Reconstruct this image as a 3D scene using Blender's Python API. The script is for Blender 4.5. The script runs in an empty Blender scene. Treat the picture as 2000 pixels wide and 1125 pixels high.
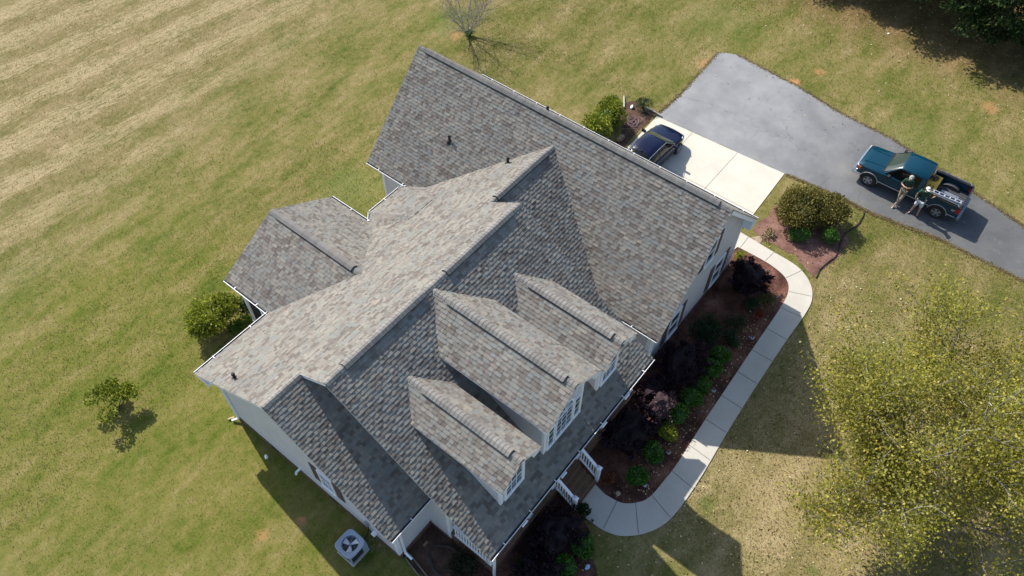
import bpy, bmesh, math, random
import numpy as np
from mathutils import Vector, Matrix
R = math.radians
rnd = random.Random(7)
sc = bpy.context.scene
COL = sc.collection

# ------------------------------------------------------------------ camera, light, exposure
cam_d = bpy.data.cameras.new("camera"); cam = bpy.data.objects.new("camera", cam_d); COL.objects.link(cam)
YAW, PITCH, ROLL = -0.9025, 0.6432, 0.0069
r = Vector((math.cos(YAW), math.sin(YAW), 0)); fh = Vector((-math.sin(YAW), math.cos(YAW), 0))
fw = Vector((0, 0, -1)) * math.cos(PITCH) + fh * math.sin(PITCH); up = r.cross(fw)
r2 = r * math.cos(ROLL) + up * math.sin(ROLL); u2 = -r * math.sin(ROLL) + up * math.cos(ROLL)
M = Matrix((r2, u2, -fw)).transposed().to_4x4(); M.translation = Vector((-5.827, -11.965, 29.0))
cam.matrix_world = M
cam_d.sensor_width = 36; cam_d.lens = 1518.27 * 36 / 2000; cam_d.clip_end = 2000; cam_d.clip_start = .5
sc.camera = cam
SUN_AZ, SUN_EL = 75.5, 40.8          # azimuth from +X, counter-clockwise
world = bpy.data.worlds.new("World"); sc.world = world; world.use_nodes = True
wn = world.node_tree.nodes; wl = world.node_tree.links
sky = wn.new('ShaderNodeTexSky'); sky.sky_type = 'NISHITA'; sky.sun_disc = False
sky.sun_elevation = R(SUN_EL); sky.sun_rotation = R(90 - SUN_AZ)
bg = wn.get('Background') or wn.new('ShaderNodeBackground')
wl.new(sky.outputs[0], bg.inputs[0]); bg.inputs[1].default_value = 0.14
sd = bpy.data.lights.new("sun", 'SUN'); sd.energy = 4.7; sd.angle = R(0.6); sd.color = (1, .95, .87)
so = bpy.data.objects.new("sun", sd); COL.objects.link(so)
dl = Vector((-.29, -1.12, -1)).normalized()
so.rotation_euler = dl.to_track_quat('-Z', 'Y').to_euler(); so.location = (0, 30, 40)
sc.view_settings.view_transform = 'Standard'; sc.view_settings.look = 'None'
sc.view_settings.exposure = 0.55; sc.view_settings.gamma = 1

# ------------------------------------------------------------------ materials
MATS = {}
def nt(name):
    m = bpy.data.materials.new(name); m.use_nodes = True; MATS[name] = m
    n = m.node_tree.nodes; l = m.node_tree.links; b = n['Principled BSDF']
    return m, n, l, b
def ramp(n, stops, interp='LINEAR'):
    c = n.new('ShaderNodeValToRGB'); c.color_ramp.interpolation = interp
    e = c.color_ramp.elements
    while len(e) < len(stops): e.new(.5)
    for x, (p_, col) in zip(e, stops): x.position = p_; x.color = (*col, 1)
    return c
def noise(n, l, vec, scale, detail=3, rough=.55, dim='3D'):
    t = n.new('ShaderNodeTexNoise'); t.inputs['Scale'].default_value = scale; t.inputs['Detail'].default_value = detail
    t.inputs['Roughness'].default_value = rough
    if vec is not None: l.new(vec, t.inputs['Vector'])
    return t
def pos(n): return n.new('ShaderNodeNewGeometry').outputs['Position']
def mixc(n, l, fac, a, b, mode='MIX'):
    x = n.new('ShaderNodeMix'); x.data_type = 'RGBA'; x.blend_type = mode
    for s, v in ((x.inputs[0], fac), (x.inputs[6], a), (x.inputs[7], b)):
        if hasattr(v, 'is_output') or hasattr(v, 'links'): l.new(v, s)
        elif isinstance(v, tuple): s.default_value = (*v, 1)
        else: s.default_value = v
    return x.outputs[2]
def math_(n, l, op, a, b=None, c=None, clamp=False):
    x = n.new('ShaderNodeMath'); x.operation = op; x.use_clamp = clamp
    for i, v in enumerate((a, b, c)):
        if v is None: continue
        if hasattr(v, 'links'): l.new(v, x.inputs[i])
        else: x.inputs[i].default_value = v
    return x.outputs[0]
def bump(n, l, b, h, dist=.01, st=.5):
    x = n.new('ShaderNodeBump'); x.inputs['Distance'].default_value = dist; x.inputs['Strength'].default_value = st
    l.new(h, x.inputs['Height']); l.new(x.outputs[0], b.inputs['Normal'])
def simple(name, col, rough=.6, metal=0., var=.12, scale=6, spec=.5, coat=0):
    m, n, l, b = nt(name)
    t = noise(n, l, pos(n), scale, 4)
    dark = tuple(c * (1 - var) for c in col); lite = tuple(min(1, c * (1 + var)) for c in col)
    rp = ramp(n, [(.3, dark), (.7, lite)]); l.new(t.outputs[0], rp.inputs[0]); l.new(rp.outputs[0], b.inputs['Base Color'])
    b.inputs['Roughness'].default_value = rough; b.inputs['Metallic'].default_value = metal
    b.inputs['Specular IOR Level'].default_value = spec; b.inputs['Coat Weight'].default_value = coat
    b.inputs['Coat Roughness'].default_value = .05
    return m
def attr_mat(name, stops, rough=.8, attr='tone', transl=0., spec=.2, grit=0.):
    m, n, l, b = nt(name)
    a = n.new('ShaderNodeAttribute'); a.attribute_name = attr
    rp = ramp(n, stops); l.new(a.outputs['Fac'], rp.inputs[0]); col = rp.outputs[0]
    if grit:
        t = noise(n, l, pos(n), 90, 2); g = ramp(n, [(.3, (1 - grit,) * 3), (.7, (1 + grit,) * 3)]); l.new(t.outputs[0], g.inputs[0])
        col = mixc(n, l, 1., col, g.outputs[0], 'MULTIPLY')
        t2 = noise(n, l, pos(n), .8, 3); g2 = ramp(n, [(.3, (.9, .9, .92)), (.7, (1.1, 1.08, 1.05))]); l.new(t2.outputs[0], g2.inputs[0])
        col = mixc(n, l, 1., col, g2.outputs[0], 'MULTIPLY')
    l.new(col, b.inputs['Base Color'])
    b.inputs['Roughness'].default_value = rough; b.inputs['Specular IOR Level'].default_value = spec
    if transl:
        tr = n.new('ShaderNodeBsdfTranslucent'); l.new(rp.outputs[0], tr.inputs[0])
        mx = n.new('ShaderNodeMixShader'); mx.inputs[0].default_value = transl
        out = n['Material Output']; l.new(b.outputs[0], mx.inputs[1]); l.new(tr.outputs[0], mx.inputs[2]); l.new(mx.outputs[0], out.inputs[0])
    return m

SH = attr_mat('shingle', [(0, (.130, .113, .099)), (.16, (.163, .146, .128)), (.38, (.193, .180, .158)), (.55, (.218, .208, .183)),
                          (.72, (.192, .200, .189)), (.88, (.252, .234, .198)), (1, (.203, .176, .156))], .95, grit=.16, spec=.1)
CAP = attr_mat('ridge_cap_shingle', [(0, (.19, .18, .165)), (1, (.24, .23, .212))], .95, grit=.15, spec=.1)
WHITE = simple('white_trim', (.86, .87, .89), .45, var=.03, scale=3)
FELT = simple('dark_felt', (.05, .05, .055), .9)
DARK = simple('dark_gap', (.012, .012, .013), .8)
SOFFIT = simple('soffit', (.5, .48, .46), .7, var=.04)
BLACKRUB = simple('black_rubber', (.014, .014, .015), .7)
GREYMET = simple('grey_metal', (.3, .31, .33), .45, .6)
CHROME = simple('chrome', (.75, .76, .78), .18, 1., var=.04)
SHUTTER = simple('shutter_brown', (.14, .085, .08), .6)

def siding_mat():
    m, n, l, b = nt('lap_siding')
    P = pos(n); s = n.new('ShaderNodeSeparateXYZ'); l.new(P, s.inputs[0])
    fr = math_(n, l, 'FRACT', math_(n, l, 'DIVIDE', s.outputs[2], .115))
    t = noise(n, l, P, 1.3, 3); rp = ramp(n, [(.3, (.56, .545, .56)), (.7, (.62, .605, .62))]); l.new(t.outputs[0], rp.inputs[0])
    l.new(rp.outputs[0], b.inputs['Base Color']); b.inputs['Roughness'].default_value = .65
    bump(n, l, b, math_(n, l, 'SUBTRACT', 1., fr), .012, .8)
    return m
SIDING = siding_mat()
def brick_mat():
    m, n, l, b = nt('brick')
    P = pos(n); g = n.new('ShaderNodeNewGeometry'); s = n.new('ShaderNodeSeparateXYZ'); l.new(P, s.inputs[0])
    c = n.new('ShaderNodeCombineXYZ'); l.new(math_(n, l, 'ADD', s.outputs[0], s.outputs[1]), c.inputs[0]); l.new(s.outputs[2], c.inputs[1])
    br = n.new('ShaderNodeTexBrick'); l.new(c.outputs[0], br.inputs[0])
    br.inputs['Scale'].default_value = 1; br.inputs['Brick Width'].default_value = .2; br.inputs['Row Height'].default_value = .075
    br.inputs['Mortar Size'].default_value = .006
    br.inputs['Color1'].default_value = (.17, .06, .038, 1); br.inputs['Color2'].default_value = (.1, .04, .028, 1); br.inputs['Mortar'].default_value = (.3, .25, .2, 1)
    l.new(br.outputs[0], b.inputs['Base Color']); b.inputs['Roughness'].default_value = .9
    bump(n, l, b, math_(n, l, 'SUBTRACT', 1., br.outputs[1]), .006, .7)
    return m
BRICK = brick_mat()
def paver_mat():
    m, n, l, b = nt('brick_tread')
    P = pos(n)
    br = n.new('ShaderNodeTexBrick'); mp = n.new('ShaderNodeMapping'); mp.inputs['Rotation'].default_value = (0, 0, R(90)); l.new(P, mp.inputs[0]); l.new(mp.outputs[0], br.inputs[0])
    br.inputs['Scale'].default_value = 1; br.inputs['Brick Width'].default_value = .24; br.inputs['Row Height'].default_value = .085; br.offset = 0
    br.inputs['Mortar Size'].default_value = .008
    br.inputs['Color1'].default_value = (.15, .07, .04, 1); br.inputs['Color2'].default_value = (.09, .045, .03, 1); br.inputs['Mortar'].default_value = (.34, .22, .13, 1)
    l.new(br.outputs[0], b.inputs['Base Color']); b.inputs['Roughness'].default_value = .9
    return m
TREAD = paver_mat()
def glass_mat():
    m, n, l, b = nt('window_glass')
    b.inputs['Base Color'].default_value = (.03, .05, .06, 1); b.inputs['Roughness'].default_value = .04; b.inputs['Specular IOR Level'].default_value = .8
    return m
GLASS = glass_mat()

def lawn_mat():
    m, n, l, b = nt('lawn')
    P = pos(n)
    s = n.new('ShaderNodeSeparateXYZ'); l.new(P, s.inputs[0])
    def blob(x, y, r0, r1, sx=1., sy=1., ang=0, wob=1.):
        mp = n.new('ShaderNodeMapping'); mp.vector_type = 'TEXTURE'; mp.inputs['Location'].default_value = (x, y, 0); mp.inputs['Rotation'].default_value = (0, 0, ang)
        mp.inputs['Scale'].default_value = (sx, sy, 1)
        l.new(P, mp.inputs[0]); ln = n.new('ShaderNodeVectorMath'); ln.operation = 'LENGTH'; l.new(mp.outputs[0], ln.inputs[0])
        w = noise(n, l, P, 1.1 / max(.3, r1 * .25), 4, .65)
        d = math_(n, l, 'ADD', ln.outputs['Value'], math_(n, l, 'MULTIPLY', math_(n, l, 'SUBTRACT', w.outputs[0], .5), wob * r1 * 1.2))
        mr = n.new('ShaderNodeMapRange'); mr.interpolation_type = 'SMOOTHSTEP'; l.new(d, mr.inputs[0])
        mr.inputs[1].default_value = r0; mr.inputs[2].default_value = r1; mr.inputs[3].default_value = 1; mr.inputs[4].default_value = 0
        return mr.outputs[0]
    mpa = n.new('ShaderNodeMapping'); mpa.inputs['Rotation'].default_value = (0, 0, R(7)); mpa.inputs['Scale'].default_value = (.5, 1.25, 1); l.new(P, mpa.inputs[0]); n1 = noise(n, l, mpa.outputs[0], .55, 6, .66); n2 = noise(n, l, P, 2.6, 4, .6); n3 = noise(n, l, P, 11, 6, .75); n4 = noise(n, l, P, 75, 3, .7)
    mix = math_(n, l, 'ADD', math_(n, l, 'MULTIPLY', n1.outputs[0], .50), math_(n, l, 'MULTIPLY', n2.outputs[0], .24))
    mix = math_(n, l, 'ADD', mix, math_(n, l, 'MULTIPLY', n3.outputs[0], .28))
    rp = ramp(n, [(.36, (.052, .078, .012)), (.43, (.10, .114, .024)), (.50, (.158, .145, .046)), (.58, (.225, .182, .08)), (.67, (.32, .25, .14))])
    l.new(mix, rp.inputs[0]); col = rp.outputs[0]
    # lush darker green zone left of the house
    gz = blob(-2, 9, 3, 13, 1., 1.5)
    rg = ramp(n, [(.36, (.042, .078, .006)), (.45, (.095, .122, .016)), (.54, (.158, .150, .036)), (.68, (.25, .205, .09))]); l.new(mix, rg.inputs[0])
    col = mixc(n, l, math_(n, l, 'MULTIPLY', gz, .75), col, rg.outputs[0])
    # tan dry grass below the walkway
    tz = blob(12, -14.5, 2, 9, 1.5, 1.)
    rt = ramp(n, [(.36, (.14, .125, .045)), (.48, (.27, .215, .105)), (.6, (.40, .315, .185))]); l.new(mix, rt.inputs[0])
    col = mixc(n, l, math_(n, l, 'MULTIPLY', tz, .85), col, rt.outputs[0])
    # hay windrows in the field beyond
    mp = n.new('ShaderNodeMapping'); mp.inputs['Rotation'].default_value = (0, 0, R(7)); l.new(P, mp.inputs[0])
    wv = n.new('ShaderNodeSeparateXYZ'); l.new(mp.outputs[0], wv.inputs[0])
    mp2 = n.new('ShaderNodeMapping'); mp2.inputs['Scale'].default_value = (.35, 1.3, 1); l.new(mp.outputs[0], mp2.inputs[0])
    wn_ = noise(n, l, mp2.outputs[0], .8, 5, .7)
    mp3 = n.new('ShaderNodeMapping'); mp3.inputs['Scale'].default_value = (.5, 2.2, 1); l.new(mp.outputs[0], mp3.inputs[0])
    wn2 = noise(n, l, mp3.outputs[0], 3.2, 5, .75)
    ph = math_(n, l, 'ADD', math_(n, l, 'MULTIPLY', wv.outputs[1], 2 * math.pi / 3.0), math_(n, l, 'MULTIPLY', wn_.outputs[0], 9.))
    st = math_(n, l, 'MULTIPLY', math_(n, l, 'ADD', math_(n, l, 'SINE', ph), 1.), .5)
    st = math_(n, l, 'ADD', math_(n, l, 'MULTIPLY', st, .25), math_(n, l, 'MULTIPLY', wn2.outputs[0], 1.3))
    sm = n.new('ShaderNodeMapRange'); sm.interpolation_type = 'SMOOTHSTEP'; l.new(st, sm.inputs[0]); sm.inputs[1].default_value = .68; sm.inputs[2].default_value = .98
    fld = n.new('ShaderNodeMapRange'); fld.interpolation_type = 'SMOOTHSTEP'
    fy = math_(n, l, 'ADD', math_(n, l, 'SUBTRACT', s.outputs[1], math_(n, l, 'MULTIPLY', s.outputs[0], .16)), math_(n, l, 'MULTIPLY', n1.outputs[0], 5.))
    l.new(fy, fld.inputs[0]); fld.inputs[1].default_value = 19.5; fld.inputs[2].default_value = 29
    rf = ramp(n, [(.37, (.115, .108, .035)), (.5, (.195, .155, .075)), (.63, (.29, .22, .13))]); l.new(mix, rf.inputs[0])
    col = mixc(n, l, math_(n, l, 'MULTIPLY', fld.outputs[0], .75), col, rf.outputs[0])
    hay = ramp(n, [(.35, (.33, .255, .14)), (.65, (.50, .41, .265))]); l.new(n3.outputs[0], hay.inputs[0])
    col = mixc(n, l, math_(n, l, 'MULTIPLY', math_(n, l, 'MULTIPLY', fld.outputs[0], sm.outputs[0]), .62), col, hay.outputs[0])
    # far right: leaf-littered brown ground under the wood
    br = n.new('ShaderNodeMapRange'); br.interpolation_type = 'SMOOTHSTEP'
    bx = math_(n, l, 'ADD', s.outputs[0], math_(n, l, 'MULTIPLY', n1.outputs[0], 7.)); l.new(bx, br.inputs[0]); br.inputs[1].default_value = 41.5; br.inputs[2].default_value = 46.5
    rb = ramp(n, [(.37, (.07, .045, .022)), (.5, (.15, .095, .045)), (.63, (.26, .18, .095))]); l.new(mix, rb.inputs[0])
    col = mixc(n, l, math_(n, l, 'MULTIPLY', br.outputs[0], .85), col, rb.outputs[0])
    # bare orange clay
    for (x, y, ra, k) in ((33.3, -2.0, .45, .9), (35.1, -2.7, .5, .6), (31.5, 2.9, .8, .5), (-2.45, .85, .3, .8), (24.3, 16.4, .7, .6), (38.2, -11.6, .8, .5),
                          (-.2, -3.6, .5, 0), (-3.7, 1.6, .35, .5), (-4.9, .1, .3, .5), (26.6, -6.1, .5, .3), (20.9, 33., 1.2, .3)):
        if k: col = mixc(n, l, math_(n, l, 'MULTIPLY', blob(x, y, ra * .2, ra), k), col, (.42, .22, .11))
    # greener tufts and damp patches
    for (x, y, ra, k) in ((18, -14, 3.2, .45), (25, 17.5, 2, .5), (7.8, -10.8, .5, .6), (36, 4, 4, .3), (33, -9, 2.6, .35), (11, 12, 2.5, .6), (20, 12, 4, .25), (8, -15.2, .3, .7)):
        col = mixc(n, l, math_(n, l, 'MULTIPLY', blob(x, y, ra * .2, ra), k), col, (.11, .145, .035))
    # fine blade scale value break-up
    g = ramp(n, [(.30, (.58, .6, .54)), (.70, (1.45, 1.42, 1.44))]); l.new(n4.outputs[0], g.inputs[0]); col = mixc(n, l, 1., col, g.outputs[0], 'MULTIPLY')
    n5 = noise(n, l, P, 30, 5, .8)
    g2 = ramp(n, [(.3, (.72, .75, .66)), (.7, (1.3, 1.27, 1.27))]); l.new(n5.outputs[0], g2.inputs[0]); col = mixc(n, l, 1., col, g2.outputs[0], 'MULTIPLY')
    l.new(col, b.inputs['Base Color']); b.inputs['Roughness'].default_value = .95; b.inputs['Specular IOR Level'].default_value = .1
    h = math_(n, l, 'ADD', n4.outputs[0], math_(n, l, 'MULTIPLY', n3.outputs[0], 1.5))
    bump(n, l, b, h, .03, .45)
    return m
LAWN = lawn_mat()
def grain_mat(name, stops, sc1=2., sc2=40., rough=.9, b_=.3, dist=.004, cracks=0., crackcol=(.2, .18, .15), fade=False):
    m, n, l, b = nt(name); P = pos(n)
    a = noise(n, l, P, sc1, 5, .6); c = noise(n, l, P, sc2, 3, .7)
    mx = math_(n, l, 'ADD', math_(n, l, 'MULTIPLY', a.outputs[0], .6), math_(n, l, 'MULTIPLY', c.outputs[0], .4))
    rp = ramp(n, stops); l.new(mx, rp.inputs[0]); col = rp.outputs[0]
    if cracks:
        w = noise(n, l, P, 1.5, 4); ws = n.new('ShaderNodeVectorMath'); ws.operation = 'MULTIPLY_ADD'; l.new(w.outputs[1], ws.inputs[0]); ws.inputs[1].default_value = (1.2, 1.2, 0); l.new(P, ws.inputs[2])
        v = n.new('ShaderNodeTexVoronoi'); v.feature = 'DISTANCE_TO_EDGE'; v.inputs['Scale'].default_value = .35; l.new(ws.outputs[0], v.inputs['Vector'])
        k = n.new('ShaderNodeMapRange'); l.new(v.outputs[0], k.inputs[0]); k.inputs[1].default_value = .0; k.inputs[2].default_value = .012; k.inputs[3].default_value = cracks; k.inputs[4].default_value = 0
        w2 = noise(n, l, P, .3, 2); k2 = n.new('ShaderNodeMapRange'); l.new(w2.outputs[0], k2.inputs[0]); k2.inputs[1].default_value = .45; k2.inputs[2].default_value = .6
        col = mixc(n, l, math_(n, l, 'MULTIPLY', k.outputs[0], k2.outputs[0]), col, crackcol)
    if fade:      # newer, darker asphalt towards the road end, pale worn wheel paths and sandy stains
        s = n.new('ShaderNodeSeparateXYZ'); l.new(P, s.inputs[0]); w3 = noise(n, l, P, .35, 4)
        fy = n.new('ShaderNodeMapRange'); fy.interpolation_type = 'SMOOTHSTEP'; l.new(math_(n, l, 'ADD', s.outputs[1], math_(n, l, 'MULTIPLY', w3.outputs[0], 6.)), fy.inputs[0])
        fy.inputs[1].default_value = -8; fy.inputs[2].default_value = 2; fy.inputs[3].default_value = .55; fy.inputs[4].default_value = 1.22
        cc = n.new('ShaderNodeCombineXYZ')
        for i in range(3): l.new(fy.outputs[0], cc.inputs[i])
        col = mixc(n, l, 1., col, cc.outputs[0], 'MULTIPLY')
        w4 = noise(n, l, P, 1.6, 5, .7); st = n.new('ShaderNodeMapRange'); l.new(w4.outputs[0], st.inputs[0]); st.inputs[1].default_value = .6; st.inputs[2].default_value = .75; st.inputs[4].default_value = .45
        col = mixc(n, l, st.outputs[0], col, (.32, .28, .22))
        w5 = noise(n, l, P, 120, 2, .8); g5 = ramp(n, [(.32, (.62, .62, .62)), (.68, (1.45, 1.45, 1.45))]); l.new(w5.outputs[0], g5.inputs[0]); col = mixc(n, l, 1., col, g5.outputs[0], 'MULTIPLY')
    l.new(col, b.inputs['Base Color']); b.inputs['Roughness'].default_value = rough; b.inputs['Specular IOR Level'].default_value = .2
    bump(n, l, b, c.outputs[0], dist, b_)
    return m
ASPH = grain_mat('asphalt', [(.33, (.14, .142, .145)), (.5, (.195, .197, .199)), (.66, (.26, .256, .246))], .5, 45, cracks=.6, crackcol=(.1, .1, .1), fade=True)
CONC = grain_mat('concrete', [(.3, (.49, .445, .365)), (.5, (.575, .53, .445)), (.7, (.63, .59, .50))], .6, 30, cracks=.25, crackcol=(.4, .35, .27))
WALK = grain_mat('walk_concrete', [(.3, (.44, .405, .345)), (.5, (.51, .475, .41)), (.7, (.56, .525, .46))], .7, 40)
JOINT = simple('joint', (.17, .15, .12), .9)
MULCH = grain_mat('mulch', [(.34, (.028, .013, .009)), (.45, (.08, .034, .024)), (.56, (.18, .08, .055)), (.68, (.34, .18, .13))], 1.2, 22, b_=1., dist=.04)
MULCH2 = grain_mat('faded_mulch', [(.3, (.07, .035, .026)), (.45, (.17, .085, .065)), (.58, (.26, .145, .115)), (.72, (.37, .26, .19))], 1.4, 24, b_=1., dist=.03)
DIRT = grain_mat('bare_dirt', [(.3, (.04, .022, .015)), (.5, (.09, .05, .034)), (.7, (.17, .11, .08))], 1.5, 20, b_=.8, dist=.03)

# ------------------------------------------------------------------ mesh helpers
class MB:
    def __init__(s): s.v = []; s.f = []; s.m = []; s.t = []
    def add(s, vs, fs, mi=0, tone=None):
        o = len(s.v); s.v += [tuple(v) for v in vs]
        for i, f in enumerate(fs):
            s.f.append([o + k for k in f]); s.m.append(mi); s.t.append(tone if tone is not None else .5)
    def box(s, a, b, mi=0, tone=None):
        x0, y0, z0 = a; x1, y1, z1 = b
        s.add([(x0, y0, z0), (x1, y0, z0), (x1, y1, z0), (x0, y1, z0), (x0, y0, z1), (x1, y0, z1), (x1, y1, z1), (x0, y1, z1)],
              [(0, 3, 2, 1), (4, 5, 6, 7), (0, 1, 5, 4), (1, 2, 6, 5), (2, 3, 7, 6), (3, 0, 4, 7)], mi, tone)
    def bar(s, a, b, w, h, mi=0, upv=(0, 0, 1), tone=None):
        a = Vector(a); b = Vector(b); d = (b - a).normalized(); sd_ = d.cross(Vector(upv)).normalized(); u = sd_.cross(d)
        pts = [p + sd_ * i * w / 2 + u * j * h / 2 for p in (a, b) for i, j in ((-1, -1), (1, -1), (1, 1), (-1, 1))]
        s.add(pts, [(0, 1, 2, 3), (7, 6, 5, 4), (0, 4, 5, 1), (1, 5, 6, 2), (2, 6, 7, 3), (3, 7, 4, 0)], mi, tone)
    def tube(s, pts, rads, k=6, mi=0, caps=True, tone=None):
        pts = [Vector(p) for p in pts]
        if not hasattr(rads, '__len__'): rads = [rads] * len(pts)
        d0 = (pts[1] - pts[0]).normalized(); a = d0.orthogonal().normalized()
        rings = []
        for i, p in enumerate(pts):
            d = (pts[min(i + 1, len(pts) - 1)] - pts[max(i - 1, 0)]).normalized()
            a = (a - d * a.dot(d)).normalized(); b = d.cross(a)
            rings.append([p + (a * math.cos(t) + b * math.sin(t)) * rads[i] for t in [2 * math.pi * q / k for q in range(k)]])
        vs = [v for rg in rings for v in rg]
        fs = [(i * k + j, i * k + (j + 1) % k, (i + 1) * k + (j + 1) % k, (i + 1) * k + j) for i in range(len(pts) - 1) for j in range(k)]
        if caps: fs += [tuple(reversed(range(k))), tuple(range((len(pts) - 1) * k, len(pts) * k))]
        s.add(vs, fs, mi, tone)
    def prism(s, poly, axis, a0, a1, mi=0, tone=None):      # poly in the two other axes (in xyz order)
        def P(q, a):
            l_ = list(q); l_.insert(axis, a); return tuple(l_)
        k = len(poly)
        s.add([P(q, a0) for q in poly] + [P(q, a1) for q in poly],
              [tuple(range(k)), tuple(reversed(range(k, 2 * k)))] + [(i, k + i, k + (i + 1) % k, (i + 1) % k) for i in range(k)], mi, tone)
    def build(s, name, mats, parent=None, smooth=None, tag=None):
        me = bpy.data.meshes.new(name); me.from_pydata([tuple(v) for v in s.v], [], s.f)
        for m in (mats if isinstance(mats, (list, tuple)) else [mats]): me.materials.append(m)
        if s.f:
            me.polygons.foreach_set('material_index', s.m)
            at = me.attributes.new('tone', 'FLOAT', 'FACE'); at.data.foreach_set('value', [float(t) for t in s.t])
        bm = bmesh.new(); bm.from_mesh(me)
        if s.recalc: bmesh.ops.recalc_face_normals(bm, faces=bm.faces)
        bm.to_mesh(me); bm.free()
        if smooth is not None:
            me.polygons.foreach_set('use_smooth', [True] * len(me.polygons)); me.set_sharp_from_angle(angle=R(smooth))
        o = bpy.data.objects.new(name, me); COL.objects.link(o)
        if parent: o.parent = parent
        return o
    recalc = True
def setp(o, label=None, cat=None, group=None, kind=None):
    if label: o['label'] = label
    if cat: o['category'] = cat
    if group: o['group'] = group
    if kind: o['kind'] = kind
    return o
def thing(name, loc, label, cat, group=None, rz=0):
    o = bpy.data.objects.new(name, None); o.empty_display_size = .3; COL.objects.link(o); o.location = loc; o.rotation_euler = (0, 0, rz)
    return setp(o, label, cat, group)
def dup(root, loc, rz=0, label=None, s=1., group=None):
    c = root.copy(); COL.objects.link(c); c.location = loc; c.rotation_euler = (0, 0, rz); c.scale = (s, s, s)
    if label: c['label'] = label
    if group: c['group'] = group
    for ch in list(root.children):
        d = ch.copy(); COL.objects.link(d); d.parent = c
        for g in list(ch.children):
            e = g.copy(); COL.objects.link(e); e.parent = d
    return c
def sheet(name, pts, z, mat, jit=0., h=None, seed=1):
    rr = random.Random(seed); P = []
    for i, a in enumerate(pts):
        b = pts[(i + 1) % len(pts)]; d = math.hypot(b[0] - a[0], b[1] - a[1]); k = max(1, int(d / .22)) if jit else 1
        for q in range(k):
            t = q / k; jx = (rr.random() - .5) * jit if q else 0; jy = (rr.random() - .5) * jit if q else 0
            P.append((a[0] + (b[0] - a[0]) * t + jx, a[1] + (b[1] - a[1]) * t + jy))
    bm = bmesh.new(); vs = [bm.verts.new((x, y, z)) for x, y in P]; f = bm.faces.new(vs)
    bmesh.ops.recalc_face_normals(bm, faces=[f])
    if f.normal.z < 0: f.normal_flip()
    if h:
        low = [bm.verts.new((x, y, z - h)) for x, y in P]
        for i in range(len(P)): bm.faces.new((vs[i], vs[(i + 1) % len(P)], low[(i + 1) % len(P)], low[i]))
    bmesh.ops.triangulate(bm, faces=[f])
    me = bpy.data.meshes.new(name); bm.to_mesh(me); bm.free(); me.materials.append(mat)
    o = bpy.data.objects.new(name, me); COL.objects.link(o); return setp(o, kind='structure')

# ------------------------------------------------------------------ ground, roads, paths
g = MB(); g.add([(-250, -250, 0), (300, -250, 0), (300, 300, 0), (-250, 300, 0)], [(0, 1, 2, 3)]); setp(g.build('ground', LAWN), kind='structure')
sheet('driveway', [(32.96, 2.9), (30.7, 2.75), (28.13, 2.6), (25.7, 2.66), (26.05, -4.97), (26.16, -5.73), (26.3, -7.94), (26.21, -9.36), (26.42, -11.15), (26.71, -13.11),
                   (26.61, -15.14), (26.63, -17.04), (26.9, -24), (27.5, -60), (32.5, -60), (31, -24), (30.1, -16.2), (30.5, -14.85), (30.84, -13.19), (31.41, -11.65), (32.2, -8.25), (32.42, -5.17), (33.02, -2.36), (33.46, 1.89)],
      .008, ASPH, .10)
sheet('parking_pad', [(18.9, 2.5), (22.5, 2.55), (25.66, 2.66), (26.03, -4.97), (22.53, -5.07), (20.9, -5.05), (18.9, -5.05)], .03, CONC, h=.04)
walk_out = [(18.9, -5.13), (20.96, -5.17), (20.85, -6.71), (20.74, -8.25), (20.27, -9.14), (19.54, -9.65), (18.57, -9.83), (16.39, -9.83), (13.81, -9.88), (11.1, -9.98), (8.89, -10.12), (7.29, -10.15), (6.16, -10.03), (5.34, -9.63), (4.71, -9.01), (4.45, -8.35), (4.42, -7.67), (4.4, -7.05)]
walk_in = [(18.9, -5.3), (20.03, -5.5), (20.05, -6.25), (20.01, -7.34), (19.73, -8.22), (19.09, -8.66), (17.89, -8.8), (15.3, -8.86), (12.87, -8.93), (10.61, -9.0), (8.56, -9.1), (7.69, -9.08), (6.68, -9.0), (6.17, -8.75), (5.78, -8.3), (5.66, -7.68), (5.68, -7.4), (5.75, -7.05)]
def smooth_line(p, n_=6):
    out = []
    for i in range(len(p) - 1):
        p0 = p[max(i - 1, 0)]; p1 = p[i]; p2 = p[i + 1]; p3 = p[min(i + 2, len(p) - 1)]
        for q in range(n_):
            t = q / n_
            out.append(tuple(.5 * (2 * b_ + (c_ - a_) * t + (2 * a_ - 5 * b_ + 4 * c_ - d_) * t * t + (3 * b_ - a_ - 3 * c_ + d_) * t ** 3) for a_, b_, c_, d_ in zip(p0, p1, p2, p3)))
    return out + [p[-1]]
wo = [walk_out[0]] + smooth_line(walk_out[1:]); wi = [walk_in[0]] + smooth_line(walk_in[1:])
sheet('walkway', wo + wi[::-1], .04, WALK, h=.05)
j = MB()
for a, b in (((20.98, -5.6), (20.05, -5.62)), ((20.95, -7.05), (20.08, -6.95)), ((19.75, -8.2), (20.73, -8.62)), ((19.12, -8.66), (19.52, -9.62)), ((18.05, -8.82), (18.15, -9.8)), ((16.61, -8.85), (16.62, -9.81)), ((15.17, -8.88), (15.2, -9.83)),
             ((13.78, -8.92), (13.78, -9.86)), ((12.32, -8.96), (12.32, -9.92)), ((10.93, -9.0), (10.93, -9.96)), ((9.5, -9.07), (9.45, -10.05)), ((8.1, -9.12), (8.0, -10.12)), ((6.75, -9.02), (6.45, -10.05)), ((6.1, -8.7), (5.15, -9.45)), ((5.72, -8.1), (4.5, -8.3))):
    j.bar((a[0], a[1], .043), (b[0], b[1], .043), .022, .004)
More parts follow.
